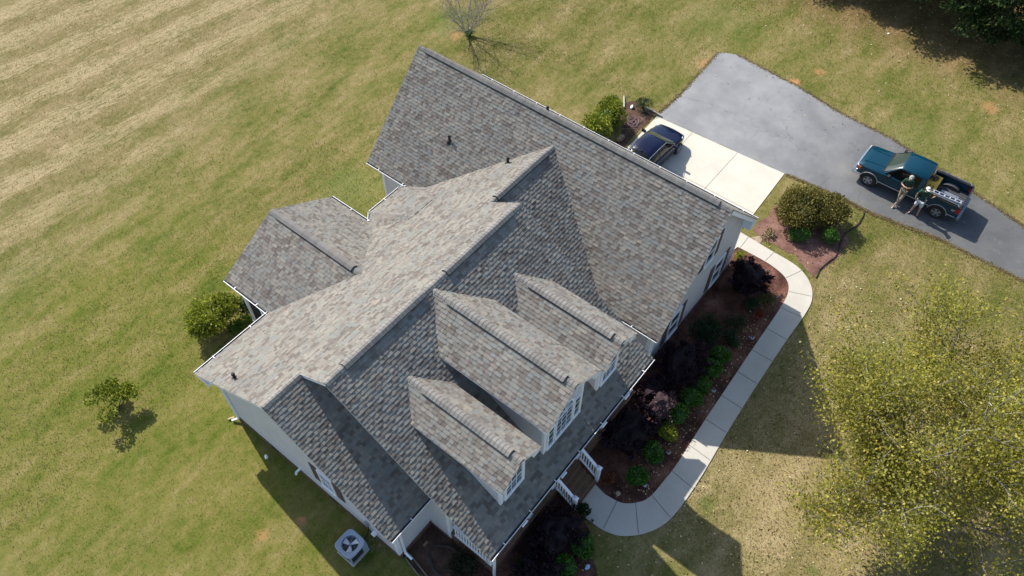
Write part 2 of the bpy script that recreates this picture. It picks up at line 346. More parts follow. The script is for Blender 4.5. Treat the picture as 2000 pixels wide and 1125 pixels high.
for a, b in (((19, -2.25), (25.9, -2.28)), ((22.5, 2.5), (22.5, -5.02)), ((25.74, .43), (24.4, .38))):
    j.bar((a[0], a[1], .033), (b[0], b[1], .033), .02, .004)
setp(j.build('pavement_joints', JOINT), kind='structure')
sheet('mulch_bed', [(18.9, -5.25), (20.0, -5.45)] + wi[2:] + [(5.9, -7.0), (5.95, -5.9), (9.8, -5.9), (9.8, -5.6), (18.9, -5.6)], .012, MULCH, seed=3)
sheet('mulch_bed', [(4.5, -5.9), (4.45, -7.05), (4.42, -7.16), (4.1, -7.95), (3.45, -8.45), (2.9, -9.1), (2.2, -9.4), (1.2, -9.7), (-2, -10.2), (-4.0, -8), (-2.6, -5.6), (-1.2, -4.3), (.3, -4.6), (.66, -5.9)], .012, MULCH, .12, seed=4)
sheet('mulch_bed', [(20.6, -9.2), (22.64, -9.6), (23.9, -9.5), (24.6, -8.9), (24.9, -7.9), (24.9, -6.9), (24.4, -6.1), (23.67, -5.65), (22.4, -5.6), (21.5, -5.55), (21.25, -6.6), (21.3, -8.06)], .012, MULCH2, .2, seed=5)
sheet('mulch_bed', [(19.3, 2.7), (25.6, 2.8), (26.0, 3.4), (26.0, 4.4), (25.2, 4.9), (23.9, 3.9), (23.0, 3.2), (19.3, 3.4)], .012, DIRT, .15, seed=6)
sheet('bare_dirt', [(-1.0, -3.1), (.6, -3.1), (.6, -6.0), (.2, -5.0), (-1.1, -4.4)], .016, DIRT, .1, seed=8)

# ------------------------------------------------------------------ the house
house = thing('house', (0, 0, 0), 'large two storey suburban house with grey shingle roofs, three front dormers and pale siding', 'house')
ZE, PM = 3.24, .65
def clip(poly, a, b_, c):            # keep a*u+b*v<=c
    out = []
    for i in range(len(poly)):
        p, q = poly[i], poly[(i + 1) % len(poly)]
        dp = a * p[0] + b_ * p[1] - c; dq = a * q[0] + b_ * q[1] - c
        if dp <= 0: out.append(p)
        if dp * dq < 0:
            t = dp / (dp - dq); out.append((p[0] + (q[0] - p[0]) * t, p[1] + (q[1] - p[1]) * t))
    return out
EXP = .142
def slope(name, O, U, V, polys, seed, parent=house, deck=.04, expo=EXP, over=.03):
    """one roof face: deck board, staggered laminated shingle tabs with real thickness, one mesh"""
    rr = random.Random(seed); O = Vector(O); U = Vector(U).normalized(); V = Vector(V).normalized(); N = U.cross(V)
    if N.z < 0: N = -N
    mb = MB()
    P3 = lambda u, v, h: O + U * u + V * v + N * h
    for poly in polys:
        area = sum(poly[i][0] * poly[(i + 1) % len(poly)][1] - poly[(i + 1) % len(poly)][0] * poly[i][1] for i in range(len(poly)))
        if area < 0: poly = poly[::-1]
        k = len(poly)
        top = [P3(u, v, -.004) for u, v in poly]; bot = [P3(u, v, -deck) for u, v in poly]
        mb.add(top, [tuple(range(k))], 1)
        mb.add(bot, [tuple(reversed(range(k)))], 2)
        for i in range(k):
            a, b_, c, d = top[i], top[(i + 1) % k], bot[(i + 1) % k], bot[i]; mb.add([a, d, c, b_], [(0, 1, 2, 3)], 2)
        cu = sum(p[0] for p in poly) / k; cv = sum(p[1] for p in poly) / k
        grow = [(p[0] + over * (1 if p[0] > cu else -1), p[1] - (over if p[1] <= min(t[1] for t in poly) + .01 else 0)) for p in poly] if over else poly
        poly = grow
        v0 = min(p[1] for p in poly); v1 = max(p[1] for p in poly); r0 = int(math.floor(v0 / expo)); r1 = int(math.ceil(v1 / expo))
        edges = []
        for i in range(k):
            p, q = poly[i], poly[(i + 1) % k]; a = q[1] - p[1]; b_ = -(q[0] - p[0]); edges.append((a, b_, a * p[0] + b_ * p[1]))
        umin = min(p[0] for p in poly); umax = max(p[0] for p in poly)
        for rw in range(r0, r1):
            rs = random.Random(seed * 1000 + rw); u = umin - rs.random() * .3; hi = rs.random() < .5; tn = rs.random()
            while u < umax:
                w = rs.choice((.10, .13, .16, .19, .24)) ; hi = not hi
                if rs.random() < .88: tn = rs.random()
                t = (.022 if hi else .011) + rs.random() * .004
                pl = [(u, rw * expo), (u + w, rw * expo), (u + w, (rw + 1) * expo), (u, (rw + 1) * expo)]; u += w
                for e in edges:
                    pl = clip(pl, *e)
                    if len(pl) < 3: break
                if len(pl) < 3: continue
                kk = len(pl); H = [t * (1 - (q[1] - rw * expo) / expo) + .001 for q in pl]
                vs = [P3(q[0], q[1], h) for q, h in zip(pl, H)]; lo = [P3(q[0], q[1], -.004) for q in pl]
                mb.add(vs, [tuple(range(kk))], 0, tn)
                for i in range(kk):
                    if H[i] + H[(i + 1) % kk] > .012: mb.add([vs[i], lo[i], lo[(i + 1) % kk], vs[(i + 1) % kk]], [(0, 1, 2, 3)], 1, 0)
    o = mb.build(name, [SH, FELT, SOFFIT], parent)
    return o
def roof_ridge(a, b, n1, n2, parent=house, w=.16, seed=1, lift=.02, name='ridge_cap', expo=.15):
    """bent cap shingles along a ridge; n1, n2 = downhill unit vectors either side"""
    rr = random.Random(seed); a = Vector(a); b = Vector(b); L = (b - a).length; d = (b - a) / L; n1 = Vector(n1).normalized(); n2 = Vector(n2).normalized(); mb = MB()
    k = int(L / expo); Z = Vector((0, 0, 1))
    for i in range(k):
        p = a + d * i * L / k; q = a + d * (i + 1) * L / k; tn = rr.random(); h0 = lift + .018; h1 = lift + .004
        s0 = [p + n1 * w + Z * h0, p + n1 * w * .3 + Z * (h0 + .012), p + n2 * w * .3 + Z * (h0 + .012), p + n2 * w + Z * h0]
        s1 = [q + n1 * w + Z * h1, q + n1 * w * .3 + Z * (h1 + .012), q + n2 * w * .3 + Z * (h1 + .012), q + n2 * w + Z * h1]
        lo = [v - Z * .02 for v in s0]
        mb.add(s0 + s1 + lo, [(0, 1, 5, 4), (1, 2, 6, 5), (2, 3, 7, 6), (0, 8, 9, 1), (1, 9, 10, 2), (2, 10, 11, 3)], 0, tn)
        mb.add([s0[0], s1[0], s1[0] - Z * .03, s0[0] - Z * .03, s0[3], s1[3], s1[3] - Z * .03, s0[3] - Z * .03], [(0, 1, 2, 3), (4, 7, 6, 5)], 0, tn)
    return mb.build(name, CAP, parent)
def ridge_vent(a, b, n1, n2, parent=house, w=.185, seed=1):
    """raised vent: dark mesh core with cap shingles laid over it"""
    a = Vector(a); b = Vector(b); Z = Vector((0, 0, 1)); n1 = Vector(n1).normalized(); n2 = Vector(n2).normalized(); mb = MB()
    sec = lambda p: [p + n1 * (w + .005) + Z * .0, p + n1 * (w + .005) + Z * .072, p + Z * .072, p + n2 * (w + .005) + Z * .072, p + n2 * (w + .005)]
    s = sec(a) + sec(b); mb.add(s, [(0, 1, 6, 5), (1, 2, 7, 6), (2, 3, 8, 7), (3, 4, 9, 8), (0, 4, 3, 2, 1), (5, 6, 7, 8, 9)])
    o = mb.build('ridge_vent', DARK, parent)
    roof_ridge(a, b, n1, n2, o, w + .012, seed, .088, 'vent_cap')
    return o
X = (1, 0, 0); Y = (0, 1, 0)
yB = 6.87; y1 = 1.737; y2 = .25; z1 = ZE + PM * (yB - y1); z2 = ZE + PM * (yB - y2)
cs = math.sqrt(1 + PM * PM)
vv = lambda dy: dy * cs          # horizontal run -> slope length
xL, xT0, xT1 = -1.445, .156, 10.08
# back slope (origin at x=0, back eave)
slope('roof_slope', (0, yB, ZE), X, (0, -1, PM), [[(xL, 0), (10.98, 0), (14.36, vv(yB - y1)), (xL, vv(yB - y1))], [(xT0, vv(yB - y1)), (xT1, vv(yB - y1)), (xT1, vv(yB - y2)), (xT0, vv(yB - y2))]], 11)
yF1 = y1 - (z1 - ZE) / PM; yF2 = y2 - (z2 - ZE) / PM
slope('roof_slope', (0, yF2, ZE), X, (0, 1, PM), [[(xT0, 0), (xT1, 0), (xT1, vv(y2 - yF2)), (xT0, vv(y2 - yF2))]], 12)
slope('roof_slope', (0, yF1, ZE), X, (0, 1, PM), [[(xL, 0), (.62, 0), (.62, vv(y1 - yF1)), (xL, vv(y1 - yF1))]], 13)
slope('roof_slope', (0, yF1, ZE), X, (0, 1, PM), [[(9.58, 0), (10.98, 0), (14.36, vv(y1 - yF1)), (9.58, vv(y1 - yF1))]], 14)
GX0, GXR, GX1, gz0, gzr, gy0, gy1 = 10.9, 15.03, 19.16, 3.22, 7.34, -6.11, 9.95
gm = (gzr - gz0) / (GXR - GX0); gl = math.hypot(gzr - gz0, GXR - GX0)
slope('roof_slope', (GX0, 0, gz0), Y, (1, 0, gm), [[(gy0, 0), (gy1, 0), (gy1, gl), (gy0, gl)]], 15)
slope('roof_slope', (GX1, 0, gz0), Y, (-1, 0, gm), [[(gy0, 0), (gy1, 0), (gy1, gl), (gy0, gl)]], 16)
# rear porch gable roof
rx, rw_, rz, ry1 = 5.2, 3.0, 4.92, 9.6; rm = (rz - ZE) / rw_; rl = math.hypot(rw_, rz - ZE)
slope('roof_slope', (rx - rw_, 0, ZE), Y, (1, 0, rm), [[(6.83, 0), (ry1, 0), (ry1, rl), (4.25, rl)]], 17)
slope('roof_slope', (rx + rw_, 0, ZE), Y, (-1, 0, rm), [[(6.83, 0), (ry1, 0), (ry1, rl), (4.25, rl)]], 18)
# bay roof
A_, B_, C_, D_ = Vector((7.87, 6.87, ZE)), Vector((8.68, 7.57, ZE)), Vector((10.6, 7.57, ZE)), Vector((11.42, 6.87, ZE)); E_, F_ = Vector((8.95, 5.1, 4.42)), Vector((10.3, 5.1, 4.42))
def face_slope(pts, e0, e1, seed, nm='roof_slope'):
    U = (e1 - e0).normalized(); c = sum(pts, Vector()) / len(pts); V = (c - e0); V = (V - U * V.dot(U)).normalized()
    return slope(nm, e0, U, V, [[((p - e0).dot(U), (p - e0).dot(V)) for p in pts]], seed)
face_slope([A_, B_, E_], A_, B_, 19); face_slope([B_, C_, F_, E_], B_, C_, 20); face_slope([C_, D_, F_], C_, D_, 21)
# ridge caps and vents
nF, nB = (0, -1, -PM), (0, 1, -PM); nW, nE = (-1, 0, -gm), (1, 0, -gm); rW, rE = (-1, 0, -rm), (1, 0, -rm)
roof_ridge((xT0, y2, z2), (xT1, y2, z2), nF, nB, seed=2); ridge_vent((.96, y2, z2), (4.7, y2, z2), nF, nB, seed=3); ridge_vent((5.87, y2, z2), (9.55, y2, z2), nF, nB, seed=4)
roof_ridge((xL, y1, z1), (xT0 + .05, y1, z1), nF, nB, seed=5); roof_ridge((xT1 - .05, y1, z1), (14.3, y1, z1), nF, nB, seed=6); ridge_vent((10.45, y1, z1), (13.67, y1, z1), nF, nB, seed=7)
roof_ridge((GXR, gy1, gzr), (GXR, gy0, gzr), nE, nW, seed=8); ridge_vent((GXR, 9.5, gzr), (GXR, -5.55, gzr), nE, nW, seed=9, w=.2)
roof_ridge((rx, ry1, rz), (rx, 4.3, rz), rE, rW, seed=10); ridge_vent((rx, 9.15, rz), (rx, 4.7, rz), rE, rW, seed=11)
roof_ridge(tuple(B_), tuple(E_), (-.7, .2, -.4), (.5, .7, -.4), seed=12, w=.13, lift=.0, name='hip_cap'); roof_ridge(tuple(C_), tuple(F_), (-.5, .7, -.4), (.7, .2, -.4), seed=13, w=.13, lift=.0, name='hip_cap')

# walls
w = MB()
t_ = .16
w.prism([(-3.06, 0.15), (6.12, 0.15), (6.12, ZE + PM * (yB - 6.12) - t_), (y1, z1 - t_), (-3.06, ZE + PM * (-3.06 - yF1) - t_)], 0, -1.088, 11.6)
w.build('wall', SIDING, house)
w = MB(); w.prism([(-4.1, .15), (6.0, .15), (6.0, ZE + PM * (yB - 6.0) - t_ - .01), (y2, z2 - t_), (-4.1, ZE + PM * (-4.1 - yF2) - t_)], 0, .6, 9.62); w.build('wall', SIDING, house)
w = MB(); w.prism([(11.29, .15), (18.76, .15), (18.76, gz0 + gm * .4 - t_), (GXR, gzr - t_ - .05), (11.29, gz0 + gm * .39 - t_)], 1, -5.695, 9.55); w.build('wall', SIDING, house)
w = MB(); w.prism([(7.95, 6.2), (8.75, 7.2), (10.53, 7.2), (11.3, 6.2)], 2, .15, ZE - .08); w.build('wall', SIDING, house)
# brick foundation
w = MB(); w.box((-1.11, -3.085, -.1), (11.0, 6.145, .26)); w.box((11.26, -5.72, -.1), (18.79, 9.58, .2)); w.box((.58, -4.12, -.1), (9.64, 6.1, .22)); w.build('foundation', BRICK, house)
w = MB(); w.box((.62, -6.12, -.1), (9.75, -4.13, .72)); w.build('porch_foundation', BRICK, house)
w = MB(); w.box((.58, -6.17, .72), (9.79, -4.13, .79)); w.build('porch_floor', TREAD, house)
# porch ceiling beam and posts
w = MB(); w.box((.6, -6.1, 2.93), (9.7, -5.9, 3.12)); w.box((.5, -6.02, 2.96), (.66, -4.1, 3.1)); w.build('porch_beam', WHITE, house)
w = MB(); w.box((.6, -6.02, 3.0), (9.62, -4.1, 3.04)); w.build('porch_ceiling', SOFFIT, house)
for px in (.7, 2.9, 4.35, 5.95, 7.6, 9.6):
    w = MB(); w.box((px - .09, -6.02, .79), (px + .09, -5.84, 2.93)); w.box((px - .12, -6.05, .79), (px + .12, -5.81, .9)); w.box((px - .12, -6.05, 2.8), (px + .12, -5.81, 2.93)); w.build('porch_post', WHITE, house)
def railing(a, b, hb, ht, nb, newel=None, wide=.11):
    w = MB(); a = Vector(a); b = Vector(b)
    w.bar(a + Vector((0, 0, ht)), b + Vector((0, 0, ht)), wide, .05); w.bar(a + Vector((0, 0, hb)), b + Vector((0, 0, hb)), .07, .06)
    for i in range(nb):
        p = a + (b - a) * (i + .5) / nb; w.box((p.x - .022, p.y - .022, p.z + hb), (p.x + .022, p.y + .022, p.z + ht))
    o = w.build('railing', WHITE, house)
    if newel:
        q = MB(); nx, ny, nz0, nz1 = newel
        q.box((nx - .065, ny - .065, nz0), (nx + .065, ny + .065, nz1)); q.box((nx - .095, ny - .095, nz1), (nx + .095, ny + .095, nz1 + .05))
        q.add([(nx - .095, ny - .095, nz1 + .05), (nx + .095, ny - .095, nz1 + .05), (nx + .095, ny + .095, nz1 + .05), (nx - .095, ny + .095, nz1 + .05), (nx, ny, nz1 + .11)], [(0, 1, 4), (1, 2, 4), (2, 3, 4), (3, 0, 4)])
        q.build('newel_post', WHITE, o)
railing((.62, -4.3, .79), (.62, -5.95, .79), .08, .95, 13)
railing((.8, -5.93, .79), (2.8, -5.93, .79), .08, .95, 14); railing((3.0, -5.93, .79), (4.25, -5.93, .79), .08, .95, 9)
railing((6.05, -5.93, .79), (7.5, -5.93, .79), .08, .95, 10); railing((7.7, -5.93, .79), (9.5, -5.93, .79), .08, .95, 12)
railing((4.38, -6.1, .76), (4.38, -6.95, .14), .12, .95, 7, (4.38, -7.0, .0, 1.15)); railing((5.92, -6.1, .76), (5.92, -6.95, .14), .12, .95, 7, (5.92, -7.0, .0, 1.15))
for i in range(4):
    w = MB(); z = .62 - i * .155; w.box((4.47, -6.02 - .26 * (i + 1), -.05), (5.83, -6.02 - .26 * i, z)); w.build('step', TREAD, house)
# corner boards and downspouts
def corner(x, y, z0, z1, sx, sy, wd=.13):
    w = MB(); w.box(*[tuple(map(f, p, q)) for f, p, q in ((min, (x + sx * .012, y + sy * .012, z0), (x - sx * wd, y + sy * -.0, z1)), (max, (x + sx * .012, y + sy * .012, z0), (x - sx * wd, y, z1)))])
    w.box(*[tuple(map(f, p, q)) for f, p, q in ((min, (x + sx * .012, y, z0), (x, y - sy * wd, z1)), (max, (x + sx * .012, y, z0), (x, y - sy * wd, z1)))])
    return w.build('corner_board', WHITE, house)
corner(-1.088, 6.12, .26, 3.4, -1, 1); corner(-1.088, -3.06, .26, 3.15, -1, -1); corner(.6, -4.1, .2, 4.4, -1, -1)
corner(11.29, -5.695, .2, 3.25, -1, -1, .15); corner(18.76, -5.695, .2, 3.3, 1, -1, .11); corner(11.29, 9.55, .2, 3.3, -1, 1)
def downspout(pts):
    w = MB()
    for a, b in zip(pts, pts[1:]): w.bar(a, b, .085, .07, upv=(.2, 1, .1))
    return w.build('downspout', WHITE, house)
downspout([(-.87, -3.42, 3.1), (-.87, -3.14, 2.9), (-.87, -3.12, .22), (-.87, -3.45, .08)])
downspout([(.6, -6.36, 3.1), (.62, -6.2, 2.85), (.55, -6.2, .2), (.35, -6.6, .08)])
downspout([(11.42, -5.74, 3.1), (11.42, -5.74, .2)])
downspout([(-1.14, 6.0, 3.0), (-1.14, 6.0, .2), (-1.35, 6.2, .08)])
# fascia, rake boards, gutters
def board(pts, wd=.03, ht=.17, drop=.0, upv=(0, 0, 1)):
    w = MB()
    for a, b in zip(pts, pts[1:]): w.bar(a, b, wd, ht, upv=upv)
    return w.build('fascia', WHITE, house)
def rake_x(x, s, pts):    # gable rake in plane x; pts (y,z) on roof surface
    o = .135
    board([(x - s * .02, y, z - o) for y, z in pts], .028, .16)
rake_x(xL, -1, [(yB, ZE), (y1, z1)]); rake_x(xL, -1, [(y1, z1), (yF1, ZE)])
rake_x(xT0, -1, [(y1 + .02, z1 + .01), (y2, z2)]); rake_x(xT0, -1, [(y2, z2), (yF2, ZE)])
rake_x(xT1, 1, [(y1, z1), (y2, z2)]); rake_x(xT1, 1, [(y2, z2), (yF2, ZE)])
for yy, s in ((gy0, -1), (gy1, 1)):
    board([(GX0, yy - s * .02, gz0 - .17), (GXR, yy - s * .02, gzr - .17)], .028, .17); board([(GXR, yy - s * .02, gzr - .17), (GX1, yy - s * .02, gz0 - .17)], .028, .17)
board([(rx - rw_, ry1 - .02, ZE - .15), (rx, ry1 - .02, rz - .15)]); board([(rx, ry1 - .02, rz - .15), (rx + rw_, ry1 - .02, ZE - .15)])
w = MB(); w.prism([(18.55, 2.98), (19.2, 2.98), (19.2, 3.16), (18.75, 3.5)], 1, -6.11, -5.7); w.box((18.79, -6.06, 2.93), (19.18, -5.4, 3.0)); w.build('cornice_return', WHITE, house)
w = MB(); w.box((xL, 6.15, 2.98), (-1.1, 6.95, 3.2)); w.build('cornice_return', WHITE, house)
def gutter(a, b, out, parent=house, step=1.35):
    """open U gutter with hangers; out = horizontal unit vector away from the house"""
    a = Vector(a); b = Vector(b); o = Vector(out); Z = Vector((0, 0, 1)); w = MB(); d = (b - a).normalized()
    sec = [o * .0 + Z * -.10, o * .07 + Z * -.10, o * .112 + Z * -.035, o * .112 + Z * .0, o * .092 + Z * .0, o * .09 + Z * -.02, o * .075 + Z * -.06, o * .012 + Z * -.06, o * .012 + Z * -.02, o * .0 + Z * -.02]
    s = [a + q for q in sec] + [b + q for q in sec]; k = len(sec)
    w.add(s, [(i, (i + 1) % k, k + (i + 1) % k, k + i) for i in range(k) if i not in (5, 6, 7)], 0)
    w.add(s, [(i, (i + 1) % k, k + (i + 1) % k, k + i) for i in (5, 6, 7)], 1)
    for p, q in ((a, 1), (b, -1)): w.add([p + t for t in (sec[0], sec[1], sec[2], sec[3], sec[9])], [(0, 1, 2, 3, 4)], 0)
    L = (b - a).length; n_ = max(1, int(L / step))
    for i in range(n_):
        p = a + (b - a) * ((i + .5) / n_); w.bar(p - o * .03 + Z * .012, p + o * .12 + Z * .012, .03, .012, 0)
    return w.build('gutter', [WHITE, FELT], parent)
G_ = .005
gutter((xL, yB + G_, ZE), (2.2, yB + G_, ZE), Y); gutter((xL, yF1 - G_, ZE), (.55, yF1 - G_, ZE), (0, -1, 0)); gutter((xT0, yF2 - G_, ZE), (xT1, yF2 - G_, ZE), (0, -1, 0))
gutter((GX0 - G_, -3.72, gz0), (GX0 - G_, gy0, gz0), (-1, 0, 0)); gutter((GX0 - G_, gy1, gz0), (GX0 - G_, 6.9, gz0), (-1, 0, 0)); gutter((GX1 + G_, gy0, gz0), (GX1 + G_, gy1, gz0), (1, 0, 0))
gutter((rx - rw_ - G_, ry1, ZE), (rx - rw_ - G_, 6.9, ZE), (-1, 0, 0)); gutter((rx + rw_ + G_, ry1, ZE), (rx + rw_ + G_, 7.1, ZE), (1, 0, 0))
gutter(tuple(A_ + Vector((.05, 0, 0))), tuple(B_), (-.65, .75, 0)); gutter(tuple(B_), tuple(C_), Y); gutter(tuple(C_), tuple(D_), (.65, .75, 0))
# small extension elbows clipped on the front gutter, as in the photo
for gx in (1.72, 6.45, 7.95, 3.95):
    w = MB(); w.box((gx, yF2 - .19, 3.14), (gx + .28, yF2 - .135, 3.2)); w.build('gutter_bracket', WHITE, house)
# rear porch frame
w = MB(); w.box((2.5, 6.1, 2.95), (7.9, 9.3, 3.05)); w.build('porch_ceiling', SOFFIT, house)
w = MB(); w.prism([(2.5, 3.05), (7.9, 3.05), (rx, rz - .2)], 1, 9.2, 9.3); w.build('wall', SIDING, house)
for px, py in ((2.5, 8.15), (2.5, 9.25), (7.85, 9.25), (7.85, 7.9), (5.2, 9.25)):
    w = MB(); w.box((px - .06, py - .06, .3), (px + .06, py + .06, 2.97)); w.build('porch_post', WHITE, house)
w = MB(); w.box((2.4, 6.1, .15), (7.95, 9.35, .3)); w.build('porch_floor', GREYMET, house)
w = MB(); w.box((2.53, 6.15, .3), (2.56, 9.2, 2.95)); w.box((2.5, 9.22, .3), (7.85, 9.25, 2.95)); w.box((7.82, 6.15, .3), (7.85, 9.2, 2.95)); w.build('dark_porch_sheet', DARK, house)  # opaque near-black sheets filling the gaps between the rear porch posts

# windows: local frame a (along wall), z up, d outward
def window(parent, base, ax, out, wdt, hgt, cols, rows, sash=True, shut=0, fr=.085, glassname='window_glass'):
    base = Vector(base); ax = Vector(ax); out = Vector(out); Z = Vector((0, 0, 1))
    def bx(mb, a0, a1, z0, z1, d0, d1):
        ps = [base + ax * a + Z * z + out * d for d in (d0, d1) for a, z in ((a0, z0), (a1, z0), (a1, z1), (a0, z1))]
        mb.add(ps, [(0, 1, 2, 3), (7, 6, 5, 4), (0, 4, 5, 1), (1, 5, 6, 2), (2, 6, 7, 3), (3, 7, 4, 0)])
    w = MB(); bx(w, 0, wdt, 0, fr, .0, .06); bx(w, 0, wdt, hgt - fr, hgt, .0, .06); bx(w, 0, fr, fr, hgt - fr, .0, .055); bx(w, wdt - fr, wdt, fr, hgt - fr, .0, .055)
    bx(w, -.03, wdt + .03, -.05, 0, .0, .085)
    if sash: bx(w, fr, wdt - fr, hgt / 2 - .03, hgt / 2 + .03, .0, .05)
    for i in range(1, cols): a = fr + (wdt - 2 * fr) * i / cols; bx(w, a - .011, a + .011, fr, hgt - fr, .0, .032)
    for i in range(1, rows):
        z = fr + (hgt - 2 * fr) * i / rows
        if not (sash and abs(z - hgt / 2) < .05): bx(w, fr, wdt - fr, z - .011, z + .011, .0, .034)
    o = w.build('window_frame', WHITE, parent)
    g_ = MB(); bx(g_, fr - .01, wdt - fr + .01, fr - .01, hgt - fr + .01, .002, .02)
    par = o if parent == house else parent
    g_.build(glassname, GLASS, par)
    if shut:
        for a0, a1 in ((-shut - .04, -.04), (wdt + .04, wdt + .04 + shut)):
            s = MB(); bx(s, a0, a1, .0, hgt, .0, .035)
            k = int(hgt / .12)
            for i in range(k): bx(s, a0 + .04, a1 - .04, .05 + i * (hgt - .1) / k, .05 + (i + .6) * (hgt - .1) / k, .035, .047)
            s.build('shutter', SHUTTER, o)
    return o
NY = (0, -1, 0)
window(house, (12.86, -5.697, .48), X, NY, .95, 1.65, 1, 1, shut=.36)
window(house, (16.62, -5.697, .48), X, NY, .92, 1.68, 1, 1, shut=.36)
window(house, (14.95, -5.697, 3.5), X, NY, .8, 1.5, 1, 1, shut=.36)
window(house, (-1.09, .70, 1.3), (0, -1, 0), (-1, 0, 0), .76, 1.32, 2, 4, shut=.38)
# front wall of porch: door and windows, seen only from the side
for wx in (1.4, 3.2, 6.9, 8.3): window(house, (wx, -4.102, 1.15), X, NY, .85, 1.5, 2, 4)
w = MB(); w.box((4.7, -4.14, .79), (5.65, -4.1, 2.85)); w.box((4.85, -4.15, 1.0), (5.5, -4.14, 1.7)); w.box((4.85, -4.15, 1.85), (5.5, -4.14, 2.7)); w.build('door', SHUTTER, house)

# dormers: part = wall; sub-parts hang from it
def dormer(xc, hw, zr, pm, x0, x1, seed, label):
    yr = -5.97; yw = -5.62; ze = zr - pm * hw
    yat = lambda z: y2 - (z2 - z) / PM
    d = MB(); yb = yat(ze) + .5
    d.prism([(x0, 3.4), (x1, 3.4), (x1, zr - pm * (x1 - xc) - .12), (xc, zr - .12), (x0, zr - pm * (xc - x0) - .12)], 1, yw, yb)
    d = d.build('dormer', SIDING, house); d['label'] = label
    for s in (-1, 1):
        L = math.hypot(hw, zr - ze); O = (xc + s * hw, 0, ze)
        slope('dormer_roof', O, Y, (-s, 0, pm), [[(yr, 0), (yat(ze) + .12, 0), (yat(zr) + .12, L), (yr, L)]], seed + s, d)
        f = MB(); f.bar((xc + s * hw, yr + .02, ze - .11), (xc, yr + .02, zr - .11), .025, .13); f.build('fascia', WHITE, d)
        f = MB(); f.bar((xc + s * (hw - .015), yr, ze - .1), (xc + s * (hw - .015), yat(ze) - .15, ze - .1), .022, .09); f.build('fascia', WHITE, d)
        wx = x0 if s < 0 else x1
        f = MB(); zt = ze - .08
        f.prism([(wx, zt - .12), (xc + s * hw, zt - .12), (xc + s * hw, zt), (wx, zt + .1)], 1, yr, yw - .002); f.build('cornice_return', WHITE, d)
        zb = z2 - PM * (y2 - yw) + .02
        f = MB(); a, b_ = sorted((wx - s * .11, wx + s * .012)); f.box((a, yw - .014, zb), (b_, yw, zt)); a, b_ = sorted((wx, wx + s * .012)); f.box((a, yw, zb), (b_, yw + .1, zt)); f.build('corner_board', WHITE, d)
    roof_ridge((xc, yr, zr), (xc, yat(zr), zr), (1, 0, -pm), (-1, 0, -pm), d, .15, seed)
    v0 = -5.55; v1 = yat(zr) - .75
    ridge_vent2 = MB(); n1 = Vector((1, 0, -pm)).normalized(); n2 = Vector((-1, 0, -pm)).normalized(); Z = Vector((0, 0, 1)); wv = .19
    sec = lambda p: [p + n1 * wv, p + n1 * wv + Z * .072, p + Z * .072, p + n2 * wv + Z * .072, p + n2 * wv]
    ridge_vent2.add(sec(Vector((xc, v0, zr))) + sec(Vector((xc, v1, zr))), [(0, 1, 6, 5), (1, 2, 7, 6), (2, 3, 8, 7), (3, 4, 9, 8), (0, 4, 3, 2, 1), (5, 6, 7, 8, 9)])
    ridge_vent2.build('ridge_vent', DARK, d)
    roof_ridge((xc, v0, zr), (xc, v1, zr), n1, n2, d, .2, seed + 3, .088, 'vent_cap')
    return d
dL = dormer(2.32, 1.0, 6.62, .65, 1.67, 2.95, 31, 'left small gable dormer with a double window')
dM = dormer(5.1, 1.48, 7.47, .65, 4.03, 6.24, 41, 'large middle gable dormer with an arched triple window')
dR = dormer(7.93, 1.0, 6.6, .65, 7.27, 8.55, 51, 'right small gable dormer beside the garage wing')
window(dL, (1.86, -5.622, 3.95), X, NY, .98, 1.45, 3, 4); window(dR, (7.44, -5.622, 3.95), X, NY, .98, 1.45, 3, 4)
window(dM, (4.17, -5.622, 3.95), X, NY, .42, 1.35, 1, 3, sash=False, fr=.06); window(dM, (4.63, -5.622, 3.95), X, NY, 1.02, 1.4, 3, 4, sash=False, fr=.06); window(dM, (5.69, -5.622, 3.95), X, NY, .42, 1.35, 1, 3, sash=False, fr=.06)
w = MB(); pts = [(5.14 + .51 * math.cos(a), 5.38 + .51 * math.sin(a)) for a in [math.pi * i / 12 for i in range(13)]]; pin = [(5.14 + .43 * math.cos(a), 5.38 + .43 * math.sin(a)) for a in [math.pi * i / 12 for i in range(13)]]
for i in range(12): w.prism([pts[i], pts[i + 1], pin[i + 1], pin[i]], 1, -5.68, -5.622)
for a in (45, 90, 135): w.bar((5.14, -5.65, 5.38), (5.14 + .45 * math.cos(R(a)), -5.65, 5.38 + .45 * math.sin(R(a))), .03, .02, upv=(0, 1, 0))
w.build('window_frame', WHITE, dM)
w = MB(); w.prism([(5.14 + .44 * math.cos(a), 5.38 + .44 * math.sin(a)) for a in [math.pi * i / 12 for i in range(13)]], 1, -5.64, -5.624); w.build('window_glass', GLASS, dM)
# little roof cricket tucked between the middle dormer and the main slope
def vent_pipe(x, y, z, nz):
    o = MB(); o.tube([(x, y, z - .1), (x, y, z + .04)], [.16, .09], 12, 0); o.tube([(x, y, z), (x, y, z + .26)], [.055, .055], 10, 0); o.tube([(x, y, z + .26), (x, y, z + .33)], [.075, .05], 10, 0)
    o.build('vent_pipe', BLACKRUB, house, 50)
gzp = lambda x: gz0 + gm * (min(x, 2 * GXR - x) - GX0)
vent_pipe(12.86, 6.4, gzp(12.86), 0); vent_pipe(13.04, 3.2, ZE + PM * (yB - 3.2), 0); vent_pipe(-.93, 4.5, ZE + PM * (yB - 4.5), 0); vent_pipe(15.5, 3.0, gzp(15.5), 0)
